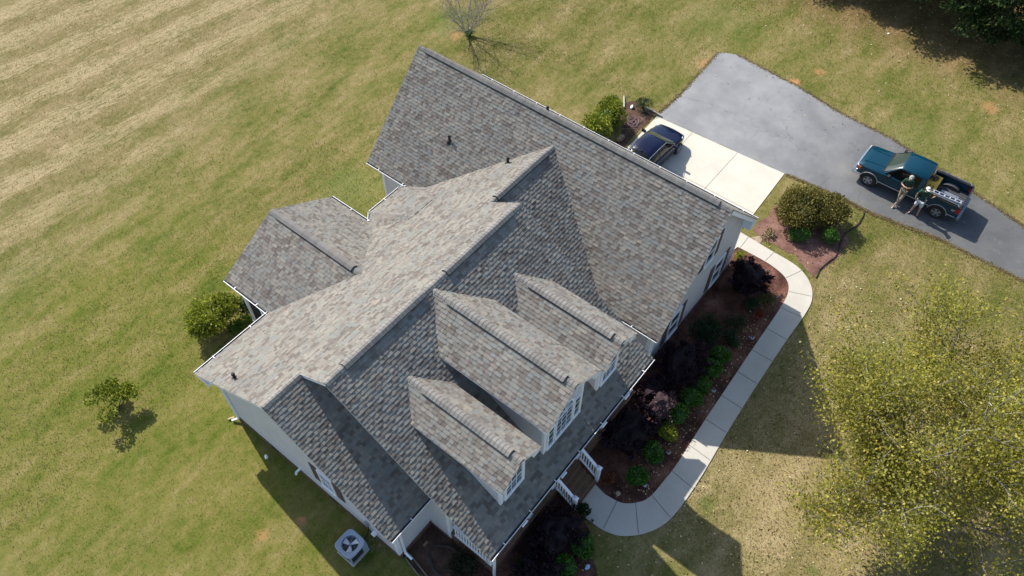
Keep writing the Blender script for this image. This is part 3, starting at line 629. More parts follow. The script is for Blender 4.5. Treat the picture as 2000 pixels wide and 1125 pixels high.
# pipes and boxes on the left gable wall
w = MB(); w.tube([(-1.09, 2.26, .42), (-1.3, 2.26, .42), (-1.33, 2.26, .3)], .05, 8); w.build('wall_vent', WHITE, house)
w = MB(); w.box((-1.24, -1.95, .5), (-1.09, -1.8, .68)); w.build('outlet_box', WHITE, house)
w = MB(); w.box((-1.17, -1.65, .95), (-1.09, -1.5, 1.2)); w.build('electric_box', GREYMET, house)
w = MB(); w.tube([(-1.14, -1.58, .95), (-1.15, -1.6, .6), (-1.35, -1.62, .3), (-1.55, -1.6, .12)], .022, 6); w.build('conduit', BLACKRUB, house)
for yy in (3.6, .2): 
    w = MB(); w.box((-1.118, yy, .04), (-1.1, yy + .42, .19)); w.build('foundation_vent', DARK, house)
w = MB(); w.tube([(-1.2, 6.25, .06), (-1.42, 6.38, .05)], .045, 8); w.build('drain_pipe', simple('tan_pipe', (.42, .36, .22), .6), house)

# ------------------------------------------------------------------ vegetation
npr = np.random.default_rng(5)
def np_mesh(name, V, k, mat, tones, parent=None, mats=None):
    """V: (n*k,3) vertices, n separate k-gons"""
    n = len(V) // k; me = bpy.data.meshes.new(name)
    me.vertices.add(n * k); me.vertices.foreach_set('co', V.astype(np.float32).ravel())
    me.loops.add(n * k); me.loops.foreach_set('vertex_index', np.arange(n * k, dtype=np.int32))
    me.polygons.add(n); me.polygons.foreach_set('loop_start', np.arange(0, n * k, k, dtype=np.int32)); me.polygons.foreach_set('loop_total', np.full(n, k, dtype=np.int32))
    me.update(calc_edges=True)
    at = me.attributes.new('tone', 'FLOAT', 'FACE'); at.data.foreach_set('value', np.asarray(tones, dtype=np.float32))
    me.materials.append(mat); me.validate()
    o = bpy.data.objects.new(name, me); COL.objects.link(o)
    if parent: o.parent = parent
    return o
def unit(a): return a / (np.linalg.norm(a, axis=1, keepdims=True) + 1e-9)
def leaves(P, D, L, W, rng, droop=.3):
    """rhombic leaves at P pointing along D"""
    n = len(P); D = unit(D); rv = unit(rng.normal(size=(n, 3))); S = unit(np.cross(D, rv)); l = L * (.7 + .6 * rng.random((n, 1))); w = W * (.7 + .6 * rng.random((n, 1)))
    Nn = np.cross(S, D)
    a = P; b = P + D * l * .45 + S * w * .5 + Nn * w * .12; c = P + D * l - Nn * l * .1; d = P + D * l * .45 - S * w * .5 + Nn * w * .12
    return np.stack([a, b, c, d], 1).reshape(-1, 3)
LF_GREEN = attr_mat('leaf_green', [(0, (.02, .055, .008)), (.4, (.06, .16, .018)), (.8, (.13, .28, .035)), (1, (.22, .36, .06))], .55, transl=.25, spec=.3)
LF_DKGREEN = attr_mat('leaf_dark_green', [(0, (.01, .026, .010)), (.6, (.028, .065, .022)), (1, (.06, .12, .04))], .6, transl=.15, spec=.3)
LF_OLIVE = attr_mat('leaf_olive', [(0, (.06, .058, .014)), (.5, (.16, .145, .035)), (.85, (.28, .235, .065)), (1, (.4, .32, .12))], .6, transl=.25)
LF_LIME = attr_mat('leaf_lime', [(0, (.08, .11, .014)), (.5, (.22, .26, .03)), (.85, (.38, .41, .05)), (1, (.56, .55, .08))], .55, transl=.3)
LF_AUT = attr_mat('leaf_autumn', [(0, (.12, .125, .018)), (.35, (.25, .245, .034)), (.65, (.38, .355, .052)), (.88, (.58, .5, .10)), (1, (.6, .36, .06))], .5, transl=.5, spec=.4)
LF_PURP = attr_mat('leaf_purple', [(0, (.010, .005, .008)), (.6, (.026, .013, .019)), (1, (.065, .032, .044))], .7, transl=.05)
LF_PINK = attr_mat('leaf_dusty_purple', [(0, (.04, .022, .027)), (.6, (.11, .07, .078)), (1, (.24, .165, .17))], .7, transl=.1)
TWIG = attr_mat('twig_bark', [(0, (.16, .14, .12)), (1, (.36, .33, .30))], .9)
BARK_PALE = attr_mat('pale_bark', [(0, (.12, .105, .09)), (.6, (.24, .22, .19)), (1, (.5, .48, .43))], .9)
BARK = attr_mat('brown_bark', [(0, (.04, .03, .022)), (1, (.12, .095, .07))], .9)
GRASSM = attr_mat('grass_blades', [(0, (.05, .062, .012)), (.35, (.11, .108, .026)), (.6, (.185, .155, .055)), (.85, (.29, .23, .115)), (1, (.42, .34, .19))], .9, transl=.6)

def blobmesh(c, rad, mat, name, parent, seed, amp=.18, sub=3):
    bm = bmesh.new(); bmesh.ops.create_icosphere(bm, subdivisions=sub, radius=1); rr = random.Random(seed)
    ph = [(rr.uniform(2, 5), rr.uniform(0, 6), Vector((rr.uniform(-1, 1), rr.uniform(-1, 1), rr.uniform(-1, 1)))) for _ in range(7)]
    for v in bm.verts:
        k = 1 + amp * sum(math.sin(f * v.co.dot(d) * 2 + p_) for f, p_, d in ph) / 3.0
        v.co = Vector((c[0] + v.co.x * rad[0] * k, c[1] + v.co.y * rad[1] * k, c[2] + v.co.z * rad[2] * k))
    me = bpy.data.meshes.new(name); bm.to_mesh(me); bm.free()
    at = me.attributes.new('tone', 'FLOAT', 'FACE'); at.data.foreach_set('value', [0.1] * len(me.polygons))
    me.materials.append(mat); o = bpy.data.objects.new(name, me); COL.objects.link(o); o.parent = parent; return o
def crown_pts(n, rad, rng, shell=.55, lumps=9, lump_r=.45):
    """points through a lumpy ellipsoid, unit-scale lumps joined: returns P, outward dirs"""
    cs_ = unit(rng.normal(size=(lumps, 3))); cs_[:, 2] = np.abs(cs_[:, 2]) * .9 - .15; cs_ *= .62
    idx = rng.integers(0, lumps, n); d = unit(rng.normal(size=(n, 3))); rr_ = shell + (1 - shell) * rng.random((n, 1)) ** .6
    P = cs_[idx] + d * lump_r * rr_ * (.75 + .5 * rng.random((lumps, 1)))[idx]
    return P * np.array(rad), unit(P + d * .6), idx
def shrub(name, loc, rad, n, L, W, mat, label, cat='shrub', group=None, seed=1, core=True, coremat=None, lumps=10, lump_r=.5, stem=True, core_k=.62, upw=.3, z=None):
    rng = np.random.default_rng(seed); t = thing(name, loc, label, cat, group); rz_ = rad[2]
    P, D, idx = crown_pts(n, rad, rng, .5, lumps, lump_r); P[:, 2] += rz_ * (z if z is not None else .8); P[:, 2] = np.maximum(P[:, 2], .03)
    D = D * .7 + rng.normal(size=D.shape) * .55; D[:, 2] += upw
    lt = rng.random(lumps)[idx] * .35 + rng.random(n) * .65
    np_mesh('foliage', leaves(P, D, L, W, rng), 4, mat, lt, t)
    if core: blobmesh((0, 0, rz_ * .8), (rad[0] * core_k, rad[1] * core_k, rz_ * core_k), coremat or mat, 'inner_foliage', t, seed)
    if stem:
        s = MB(); rs = random.Random(seed)
        for i in range(5):
            a = rs.random() * 6.28; s.tube([(0, 0, 0), (math.cos(a) * rad[0] * .2, math.sin(a) * rad[1] * .2, rz_ * .5), (math.cos(a) * rad[0] * .5, math.sin(a) * rad[1] * .5, rz_ * 1.0)], [.025, .018, .008], 5, tone=.3)
        s.build('stem', BARK, t)
    return t
# row of round green shrubs along the walk
GRP = 'round green shrubs along the front walkway'
b0 = shrub('round_shrub', (13.93, -7.97, 0), (.44, .44, .36), 1700, .085, .055, LF_GREEN, 'round green shrub in the walkway bed, farthest of the row from the porch steps', group=GRP, seed=2, core_k=.8)
rowb = [(13.05, -7.95, 1.1, 'bushy round green shrub second in the row counting from the garage end'),
        (12.06, -8.05, .98, 'olive tinged round shrub third in the row counting from the garage end'),
        (11.21, -8.05, 1.06, 'round green shrub fourth in the row, right of the dusty pink branches'),
        (10.21, -8.0, 1.1, 'round green shrub fifth in the row, above the yellow tipped one'),
        (8.19, -8.16, 1.05, 'round green shrub just below the yellow tipped shrub in the row'),
        (6.96, -8.17, 1.0, 'round green shrub nearest the inside curve of the walkway')]
for i, (x, y, s, lb) in enumerate(rowb): dup(b0, (x, y, 0), i * 1.3 + .4, lb, s)
dup(b0, (3.36, -8.05, 0), 2.2, 'round green shrub just outside the walkway curve left of the steps', 1.12, 'round green shrubs left of the steps')
dup(b0, (2.3, -8.1, 0), 5.2, 'round green shrub at the bottom edge of the photo left of the walkway', 1.1, 'round green shrubs left of the steps')
shrub('round_shrub', (9.3, -8.12, 0), (.42, .42, .36), 1700, .085, .055, LF_LIME, 'yellow tipped round shrub in the walkway row', group=GRP, seed=9, core_k=.8)
shrub('round_shrub', (15.0, -7.9, 0), (.45, .4, .3), 900, .08, .05, LF_DKGREEN, 'loose dark shrub beyond the garage end of the round shrub row', seed=12, core_k=.6)
shrub('small_shrub', (17.9, -8.15, 0), (.45, .3, .22), 500, .09, .05, LF_OLIVE, 'low olive shrub at the curve of the walkway beside the dark purple bush', seed=13, core=False)
shrub('small_shrub', (17.3, -7.7, 0), (.35, .3, .25), 450, .09, .05, LF_DKGREEN, 'small dark green shrub between purple bush and walkway', seed=14, core=False)
shrub('small_shrub', (17.0, -8.25, 0), (.25, .25, .16), 260, .08, .05, attr_mat('leaf_red', [(0, (.1, .02, .01)), (1, (.3, .08, .03))], .7), 'low reddish shrub beside the walkway curve', seed=15, core=False)
shrub('small_shrub', (19.3, -5.95, 0), (.28, .25, .4), 420, .08, .05, LF_LIME, 'small bright green shrub against the garage corner', seed=16, core=False)
shrub('dark_green_shrub', (14.6, -6.8, 0), (.75, .65, .45), 1300, .11, .06, LF_DKGREEN, 'loose dark green shrub between the two purple bushes by the garage wall', seed=17, core_k=.5)
shrub('small_shrub', (15.9, -7.6, 0), (.6, .45, .2), 420, .1, .05, LF_DKGREEN, 'sprawling dark green groundcover shrub on the shaded mulch', seed=18, core=False)
shrub('grey_green_shrub', (14.1, -7.25, 0), (.3, .3, .18), 260, .1, .03, LF_PINK, 'grey spiky plant on the mulch in front of the dark green shrub', seed=19, core=False)
shrub('small_shrub', (6.2, -7.35, 0), (.3, .25, .2), 300, .11, .06, attr_mat('leaf_rust', [(0, (.07, .02, .01)), (1, (.3, .12, .06))], .7), 'rust coloured low plant at the foot of the right step railing', seed=20, core=False)
shrub('small_shrub', (4.55, -7.3, 0), (.22, .22, .2), 260, .12, .08, LF_DKGREEN, 'small dark green plant at the start of the walkway left of the steps', seed=21, core=False)
shrub('small_shrub', (.1, -5.2, 0), (.75, .7, .45), 1500, .11, .04, attr_mat('leaf_dull_olive', [(0, (.014, .014, .006)), (.6, (.04, .04, .018)), (1, (.1, .09, .05))], .8), 'dull olive bushy shrub below the porch side railing', seed=22, core_k=.55)
shrub('dark_green_shrub', (1.6, -6.95, 0), (.7, .4, .3), 900, .1, .06, LF_DKGREEN, 'dark green shrub at the porch downspout at the bottom of the photo', seed=23, core_k=.5)

def spiky(name, loc, rad, n, mat, label, seed, group=None, k=60, tip=.12):
    """arching thorny branches set with small leaves, like barberry"""
    rng = np.random.default_rng(seed); rs = random.Random(seed); t = thing(name, loc, label, 'shrub', group); s = MB(); PP = []; DD = []
    for i in range(k):
        a = rs.random() * 6.283; el = rs.uniform(.15, 1.45); ln = rs.uniform(.75, 1.12)
        d = Vector((math.cos(a) * math.cos(el) * rad[0], math.sin(a) * math.cos(el) * rad[1], math.sin(el) * rad[2])) * ln
        p0 = Vector((0, 0, 0)); pts = []
        for q in range(5):
            u = q / 4; p = d * u + Vector((0, 0, rad[2] * .35 * math.sin(u * 2.2) * math.cos(el))); pts.append(p + Vector((rs.uniform(-1, 1), rs.uniform(-1, 1), 0)) * .03)
        s.tube(pts, [.012, .009, .007, .005, .003], 4, tone=rs.random(), caps=False)
        m_ = n // k
        u = rng.random(m_) ** .6 * 4; i0 = np.minimum(u.astype(int), 3); fr = (u - i0)[:, None]; A = np.array([tuple(p) for p in pts])
        P = A[i0] * (1 - fr) + A[i0 + 1] * fr; PP.append(P + rng.normal(size=P.shape) * .05); dd = (A[i0 + 1] - A[i0]); DD.append(unit(dd) + rng.normal(size=P.shape) * .7)
    P = np.concatenate(PP); D = np.concatenate(DD); P[:, 2] = np.maximum(P[:, 2], .03)
    np_mesh('foliage', leaves(P, D, tip, tip * .45, rng), 4, mat, rng.random(len(P)), t); s.build('branch', BARK, t)
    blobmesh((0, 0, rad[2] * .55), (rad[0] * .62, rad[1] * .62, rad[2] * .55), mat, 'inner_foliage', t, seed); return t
PG = 'dark purple barberry bushes along the front wall'
spiky('purple_shrub', (18.0, -6.95, 0), (1.15, 1.15, 1.35), 9000, LF_PURP, 'spiky dark purple bush inside the top curve of the walkway', 61, PG)
spiky('purple_shrub', (12.1, -6.95, 0), (1.5, 1.1, 1.35), 9500, LF_PURP, 'dark purple bush below the right end of the porch roof', 62, PG)
spiky('purple_shrub', (8.2, -7.0, 0), (1.45, 1.05, 1.25), 9500, LF_PURP, 'dark purple bush just right of the porch step railing', 63, PG)
spiky('purple_shrub', (10.4, -6.75, 0), (1.1, .8, .95), 5500, LF_PURP, 'dark purple bush behind the dusty pink branches', 66, PG)
spiky('purple_shrub', (3.1, -7.1, 0), (1.35, 1.05, 1.15), 8500, LF_PURP, 'dark purple bush just left of the porch step railing', 64, PG)
spiky('purple_shrub', (1.2, -7.8, 0), (1.3, 1.1, 1.05), 8000, LF_PURP, 'dark purple bush at the bottom edge below the porch corner', 65, PG)
spiky('dusty_shrub', (9.85, -7.35, .25), (.95, .65, .95), 1900, LF_PINK, 'sparse dusty pink branched shrub between the dark purple bushes', 67, k=46, tip=.1)

# hedge group in the bed by the drive
shrub('large_shrub', (23.6, -6.9, 0), (1.5, 1.1, .95), 8500, .12, .075, LF_OLIVE, 'large olive green shrub mound beside the asphalt drive', seed=71, lumps=16, lump_r=.48, core_k=.66)
shrub('large_shrub', (24.3, -8.15, 0), (.95, .95, .85), 4200, .12, .06, LF_OLIVE, 'smaller olive shrub joined to the lower right of the large mound', seed=72, lumps=10, core_k=.62)
shrub('round_shrub', (22.35, -7.5, 0), (.45, .45, .42), 1700, .085, .05, LF_GREEN, 'round dark green shrub on the left in the bed by the drive', group='round shrubs in front of the olive mound', seed=73, core_k=.8)
shrub('round_shrub', (23.2, -8.75, 0), (.48, .45, .42), 1700, .085, .05, LF_GREEN, 'round dark green shrub on the right in the bed by the drive', group='round shrubs in front of the olive mound', seed=74, core_k=.8)
shrub('dry_plant', (21.7, -6.35, 0), (.4, .3, .12), 160, .14, .05, attr_mat('leaf_dry', [(0, (.2, .17, .08)), (1, (.42, .36, .2))], .8), 'low straggly pale plant on the faded red mulch', seed=75, core=False)
# bushes at the far side of the garage
shrub('green_bush', (23.4, 4.35, 0), (.95, .9, .95), 3600, .13, .075, LF_LIME, 'bright green leafy bush beside the garage, nearer the parked car', seed=81, group='leafy bushes behind the garage ridge', core_k=.6, coremat=LF_GREEN)
shrub('green_bush', (21.6, 4.2, 0), (1.0, .9, 1.0), 3600, .13, .075, LF_LIME, 'bright green leafy bush half hidden behind the garage ridge', seed=82, group='leafy bushes behind the garage ridge', core_k=.6, coremat=LF_GREEN)
shrub('dark_weeds', (25.7, 3.6, 0), (.45, .5, .4), 500, .16, .03, LF_DKGREEN, 'spiky dark weeds at the corner of the asphalt', seed=83, core=False)
# bush left of the house
shrub('yellow_green_bush', (1.35, 10.4, 0), (1.3, 1.2, 1.05), 6500, .14, .08, LF_LIME, 'large yellow green bush on the lawn left of the rear porch', seed=85, lumps=22, lump_r=.36, core_k=.42, coremat=LF_OLIVE)
shrub('dark_green_shrub', (3.05, 10.0, 0), (.75, .55, .6), 1500, .13, .05, LF_DKGREEN, 'dark blue green shrub beside the rear porch corner', seed=86, core_k=.5)
shrub('small_shrub', (1.9, 9.7, 0), (.6, .4, .2), 500, .12, .06, LF_GREEN, 'low green clump between yellow green bush and house', seed=87, core=False)

# trees ---------------------------------------------------------------
def tree(name, loc, label, seed, height, spread, levels, bark, leafmat, nleaf, L, W, trunk_r=.14, stems=3, cat='tree', group=None, up0=.8, leaf_r=.45, first=.25, crown_name='crown', kids=4, squash=1.):
    rs = random.Random(seed); rng = np.random.default_rng(seed); t = thing(name, loc, label, cat, group); s = MB(); tips = []
    def branch(p, d, ln, rad, lv):
        k = 5; pts = [p]; q = p.copy(); dd = d.copy()
        for i in range(k):
            dd = (dd + Vector((rs.gauss(0, .13), rs.gauss(0, .13), rs.gauss(0.03, .08)))).normalized(); q = q + dd * ln / k; pts.append(q.copy())
        r1 = rad * .42; s.tube(pts, [rad + (r1 - rad) * i / k for i in range(k + 1)], 7 if rad > .06 else (5 if rad > .02 else 3), tone=min(1, max(0, rs.gauss(.5, .25))), caps=False)
        if lv == 0:
            tips.extend(pts[1:]); return
        for i in range(kids + (1 if lv == levels else 0)):
            u = first + (1 - first) * (i + rs.random() * .8) / kids; u = min(u, .98); f = u * k; i0 = int(f); b_ = pts[i0].lerp(pts[min(i0 + 1, k)], f - i0)
            a = rs.random() * 6.283; o = Vector((math.cos(a), math.sin(a), rs.uniform(-.1, .5) * squash)).normalized(); nd = (dd * rs.uniform(.35, .75) + o * rs.uniform(.5, .9)).normalized()
            branch(b_, nd, ln * rs.uniform(.48, .7), rad * rs.uniform(.38, .55), lv - 1)
        branch(pts[-1], dd, ln * .55, r1, lv - 1)
    for i in range(stems):
        a = 6.283 * (i + rs.random() * .6) / stems; lean = spread if stems > 1 else .08
        branch(Vector((math.cos(a) * trunk_r * .8, math.sin(a) * trunk_r * .8, 0)), Vector((math.cos(a) * lean, math.sin(a) * lean, up0)).normalized(), height * .5, trunk_r, levels)
    s.build('trunk', bark, t)
    if nleaf:
        T = np.array([tuple(p) for p in tips]); idx = rng.integers(0, len(T), nleaf); P = T[idx] + rng.normal(size=(nleaf, 3)) * leaf_r * np.array([1, 1, .7]); P[:, 2] = np.maximum(P[:, 2], .15)
        clump = rng.random(len(T)); D = rng.normal(size=(nleaf, 3)); D[:, 2] -= .5
        np_mesh(crown_name, leaves(P, D, L, W, rng), 4, leafmat, np.clip(clump[idx] * .4 + rng.random(nleaf) * .6, 0, 1), t)
    return t
tree('autumn_tree', (12.8, -16.7, 0), 'large sparse tree with yellow green autumn leaves and pale branches at the lower right', 103, 7.8, .68, 3, BARK_PALE, LF_AUT, 42000, .105, .075, .09, 8, leaf_r=.26, group='autumn trees on the front lawn')
tree('autumn_tree', (16.9, -18.3, 0), 'yellow green autumn tree cut by the right edge of the photo', 104, 7.4, .66, 3, BARK_PALE, LF_AUT, 38000, .105, .075, .09, 7, leaf_r=.26, group='autumn trees on the front lawn')
tree('bare_tree', (24.7, 15.75, 0), 'small leafless grey tree on the lawn at the top of the photo', 203, 4.8, .5, 3, TWIG, None, 0, .1, .1, .032, 9, first=.15, kids=4)
shrub('small_shrub', (24.75, 15.6, 0), (.3, .3, .2), 260, .12, .04, LF_GREEN, 'green sprouts at the foot of the small leafless tree', seed=91, core=False)
shrub('small_tree', (-3.95, 10.35, 0), (1.35, 1.2, .40), 1900, .13, .08, LF_LIME, 'small low leafy tree alone on the left lawn', cat='tree', seed=311, core=False, lumps=9, lump_r=.27, z=2.0, upw=.2)
# wood at the top right: dense evergreens
def evergreen(loc, h, rad, label, seed, n=34000):
    rng = np.random.default_rng(seed); t = thing('evergreen_tree', loc, label, 'tree', 'evergreen trees at the top right corner')
    z = rng.random(n) ** .8; a = rng.random(n) * 6.283; lob = 1 + .22 * np.sin(a * 5 + z * 17 + seed) + .12 * np.sin(a * 9 - z * 31)
    prof = np.sin(np.clip((1 - z) * 1.35, 0, 1.57)) ** .8 * (.25 + .75 * np.clip(z * 6, 0, 1)); rr_ = rad * prof * lob * (.45 + .6 * rng.random(n) ** .5)
    P = np.stack([np.cos(a) * rr_, np.sin(a) * rr_, h * (.08 + .92 * z)], 1); D = np.stack([np.cos(a), np.sin(a), -.1 + .5 * rng.random(n)], 1) + rng.normal(size=(n, 3)) * .45
    np_mesh('crown', leaves(P, D, .26, .11, rng), 4, LF_DKG2, rng.random(n), t)
    s = MB(); s.tube([(0, 0, 0), (0, 0, h * .5), (0, 0, h * .9)], [.22, .14, .04], 8, tone=.4); s.build('trunk', BARK, t)
LF_DKG2 = attr_mat('leaf_evergreen', [(0, (.012, .025, .008)), (.5, (.028, .055, .016)), (.85, (.055, .09, .025)), (1, (.1, .13, .04))], .85, transl=.15, spec=.1)
EV = [(44.6, -9.6, 9.5, 3.8, 'evergreen tree cut by the top right corner, foremost of the wood'), (48.0, -14.5, 9.5, 3.6, 'evergreen tree at the very right of the corner wood'), (46.2, -3.3, 10.0, 4.2, 'evergreen tree behind the foremost one at the top edge'),
      (47.2, 3.4, 10.5, 4.2, 'evergreen tree just beyond the top edge casting shade on the lawn'), (46.4, 8.0, 9.5, 3.2, 'evergreen tree beyond the top edge whose shadow starts the dark strip'), (54, -5.5, 11.5, 4.0, 'tall evergreen tree in the second row of the wood'), (54.5, 1.5, 12, 4.2, 'evergreen tree deep in the wood beyond the top right')]
for i, (x, y, h, rd, lb) in enumerate(EV): evergreen((x, y, 0), h, rd, lb, 400 + i)

# grass blades and litter (nobody could count them)
def scatter(name, label, n, areas, mat, L, W, seed, flat=False, tone=None):
    rng = np.random.default_rng(seed); Ps = []
    tot = sum(a[4] for a in areas)
    for (x0, y0, x1, y1_, wgt) in areas:
        k = int(n * wgt / tot); Ps.append(np.stack([x0 + rng.random(k) * (x1 - x0), y0 + rng.random(k) * (y1_ - y0), np.zeros(k)], 1))
    P = np.concatenate(Ps); return P, rng
def inside(P, poly):
    x, y = P[:, 0], P[:, 1]; c = np.zeros(len(P), bool); k = len(poly)
    for i in range(k):
        xi, yi = poly[i]; xj, yj = poly[i - 1]
        if yi == yj: continue
        c ^= ((yi > y) != (yj > y)) & (x < (xj - xi) * (y - yi) / (yj - yi) + xi)
    return c
NOGRASS = [[(26.05, -4.97), (26.3, -9.4), (26.8, -13.1), (26.7, -17.1), (26.9, -24), (31, -24), (30.1, -16.2), (30.9, -13.2), (31.4, -11.6), (32.2, -8.2), (32.4, -5.2), (33, -2.4), (33.4, 2), (32.9, 2.85), (25.7, 2.6)],
           [(18.8, -5.1), (26.1, -5.0), (25.7, 2.7), (18.8, 2.6)], wo + wi[::-1], [(5.7, -7.1)] + wi[::-1] + [(18.9, -5.5), (5.7, -5.5)],
           [(-1.2, -3.2), (-1.2, 6.3), (2.4, 6.3), (2.4, 9.4), (8, 9.4), (8.6, 7.3), (11.3, 7.3), (11.3, 9.6), (18.8, 9.6), (18.8, -5.8), (.5, -6.2), (.5, -3.2)],
           [(4.5, -6.2), (4.45, -7.05), (4.1, -7.95), (3.45, -8.45), (2.9, -9.1), (2.2, -9.4), (-2, -10.2), (-4.0, -8), (-2.6, -5.6), (-1.2, -4.3), (.3, -4.6), (.62, -6.2)],
           [(21.0, -9.0), (24.5, -9.25), (25.7, -8.2), (25.1, -7), (23.6, -5.85), (21.7, -5.7), (21.5, -8)], [(19.3, 2.7), (25.6, 2.8), (26.0, 4.4), (25.2, 4.9), (23.0, 3.3), (19.3, 3.4)]]
def grass_area(n, box, L, W, seed, lo=0., hi=1.):
    rng = np.random.default_rng(seed); x0, y0, x1, y1_ = box; P = np.stack([x0 + rng.random(n) * (x1 - x0), y0 + rng.random(n) * (y1_ - y0), np.zeros(n)], 1)
    # keep what the photo can see plus a margin
    for poly in NOGRASS: P = P[~inside(P, poly)]
    n = len(P); a = rng.random(n) * 6.283; l = L * (.6 + .8 * rng.random(n))[:, None]; w = W * (.7 + .6 * rng.random(n))[:, None]
    s = np.stack([np.cos(a), np.sin(a), 0 * a], 1); d = np.stack([-np.sin(a), np.cos(a), 1.2 + .9 * rng.random(n)], 1); d = unit(d)
    V = np.stack([P - s * w / 2, P + s * w / 2, P + d * l], 1).reshape(-1, 3)
    f = .5 + .18 * np.sin(P[:, 0] * .9 + 1.3 * np.sin(P[:, 1] * .6)) + .12 * np.sin(P[:, 1] * 1.7 + P[:, 0] * .4)
    return V, np.clip(f * .55 + lo + rng.random(n) * .5 * (hi - lo), 0, 1)
Vs = []; Ts = []
for n_, bx_, L_, W_, sd_, lo, hi in ((150000, (-10, -20, 27, 16), .05, .02, 1, 0, 1), (60000, (26, -17, 46, 16), .07, .024, 2, 0, 1), (110000, (-10, 9, 34, 40), .07, .024, 3, .15, 1.1), (60000, (6, -20, 27, -9), .05, .022, 4, .2, 1.1)):
    V, T = grass_area(n_, bx_, L_, W_, sd_, lo, hi); Vs.append(V); Ts.append(T)
setp(np_mesh('grass', np.concatenate(Vs), 3, GRASSM, np.concatenate(Ts)), 'short patchy green and straw lawn grass around the house', 'grass', kind='stuff')
# ragged taller grass along the drive edges
rng = np.random.default_rng(77); E1 = [(26.05, -5.1), (26.3, -7.94), (26.21, -9.36), (26.42, -11.15), (26.71, -13.11), (26.65, -17.04)]; E2 = [(33.46, 1.89), (33.02, -2.36), (32.42, -5.17), (32.2, -8.25), (31.41, -11.65), (30.5, -14.85), (30.1, -16.2)]; E3 = [(32.96, 2.9), (28.13, 2.65), (25.7, 2.75)]
EP = []
for E_l, n_ in ((E1, 4200), (E2, 3400), (E3, 1500)):
    E_a = np.array(E_l); i = rng.integers(0, len(E_a) - 1, n_); u = rng.random((n_, 1)); p_ = E_a[i] * (1 - u) + E_a[i + 1] * u; p_ = p_ + rng.normal(size=p_.shape) * np.array([.06, .05]) * (.5 + rng.random((n_, 1))); EP.append(p_)
EP = np.concatenate(EP); EP = np.concatenate([EP, np.zeros((len(EP), 1)) + .005], 1)
D = rng.normal(size=EP.shape) * .6; D[:, 2] = .15
setp(np_mesh('grass', leaves(EP, D, .10, .035, rng), 4, GRASSM, np.clip(.8 + rng.random(len(EP)) * .3, 0, 1)), 'ragged straw coloured grass fringe along the driveway edges', 'grass', kind='stuff')
LITTER = attr_mat('fallen_leaf', [(0, (.12, .06, .025)), (.4, (.3, .18, .07)), (.7, (.45, .36, .16)), (1, (.6, .54, .36))], .8)
P = []
for (x0, y0, x1, y1_, k) in ((4, -20, 22, -10.2, 2400), (2.5, -10.5, 12, -7.6, 500), (37, -18, 50, 8, 2600), (30, -16, 40, 6, 350), (6.4, -8.85, 18.9, -7.8, 560), (4.6, -9.8, 7, -7.6, 10), (21, -9.4, 26, -5.6, 260)):
    P.append(np.stack([x0 + rng.random(k) * (x1 - x0), y0 + rng.random(k) * (y1_ - y0), .045 + rng.random(k) * .02], 1))
P = np.concatenate(P); P = P[~inside(P, wo + wi[::-1])]; P[:, 2] -= .03; D = rng.normal(size=P.shape); D[:, 2] *= .25
setp(np_mesh('fallen_leaves', leaves(P, D, .085, .06, rng), 4, LITTER, rng.random(len(P))), 'tan and brown fallen leaves scattered over lawn and mulch', 'leaves', kind='stuff')

# ------------------------------------------------------------------ vehicles
def paint(name, col, rough=.25):
    m, n, l, b = nt(name); b.inputs['Base Color'].default_value = (*col, 1); b.inputs['Roughness'].default_value = rough; b.inputs['Metallic'].default_value = .15; b.inputs['Specular IOR Level'].default_value = .3
    b.inputs['Coat Weight'].default_value = .35; b.inputs['Coat Roughness'].default_value = .06
    t = noise(n, l, pos(n), 3, 4); mr = n.new('ShaderNodeMapRange'); l.new(t.outputs[0], mr.inputs[0]); mr.inputs[3].default_value = rough * .8; mr.inputs[4].default_value = rough * 1.5; l.new(mr.outputs[0], b.inputs['Roughness'])
    return m
NAVY = paint('navy_paint', (.0006, .003, .025)); TEAL = paint('teal_paint', (.0002, .036, .062)); SILVER = simple('silver_trim', (.45, .48, .5), .35, .5)
CARGLASS = glass_mat(); CARGLASS.name = 'car_glass'; cg_ = CARGLASS.node_tree.nodes['Principled BSDF']; cg_.inputs['Specular IOR Level'].default_value = .35; cg_.inputs['Base Color'].default_value = (.008, .009, .01, 1)
WSHIELD, n_, l_, b_ = nt('windshield_glass'); b_.inputs['Base Color'].default_value = (.04, .055, .045, 1); b_.inputs['Roughness'].default_value = .08; b_.inputs['Specular IOR Level'].default_value = .7
ALLOY = simple('alloy', (.32, .33, .35), .4, .5); RED = simple('tail_red', (.35, .01, .01), .3); AMBER = simple('amber_lens', (.5, .16, .04), .3); LENS = simple('head_lens', (.5, .52, .55), .15)
TYRE = simple('tyre', (.02, .02, .02), .85)
def loft(mb, rings, mi=0, capf=True, mat_of=None):
    k = len(rings[0]); vs = [v for rg in rings for v in rg]; o = len(mb.v); mb.v += [tuple(v) for v in vs]
    for i in range(len(rings) - 1):
        for j in range(k):
            mb.f.append([o + i * k + j, o + i * k + (j + 1) % k, o + (i + 1) * k + (j + 1) % k, o + (i + 1) * k + j]); mb.m.append(mat_of(i, j, k) if mat_of else mi); mb.t.append(.5)
    if capf:
        mb.f.append([o + q for q in range(k)]); mb.m.append(mi); mb.t.append(.5); mb.f.append([o + (len(rings) - 1) * k + q for q in range(k)]); mb.m.append(mi); mb.t.append(.5)
def ring(half, s):   # half: (w,z) from bottom centre to top centre; local x = forward, y = left
    return [(s, w, z) for w, z in half] + [(s, -w, z) for w, z in reversed(half[1:-1])]
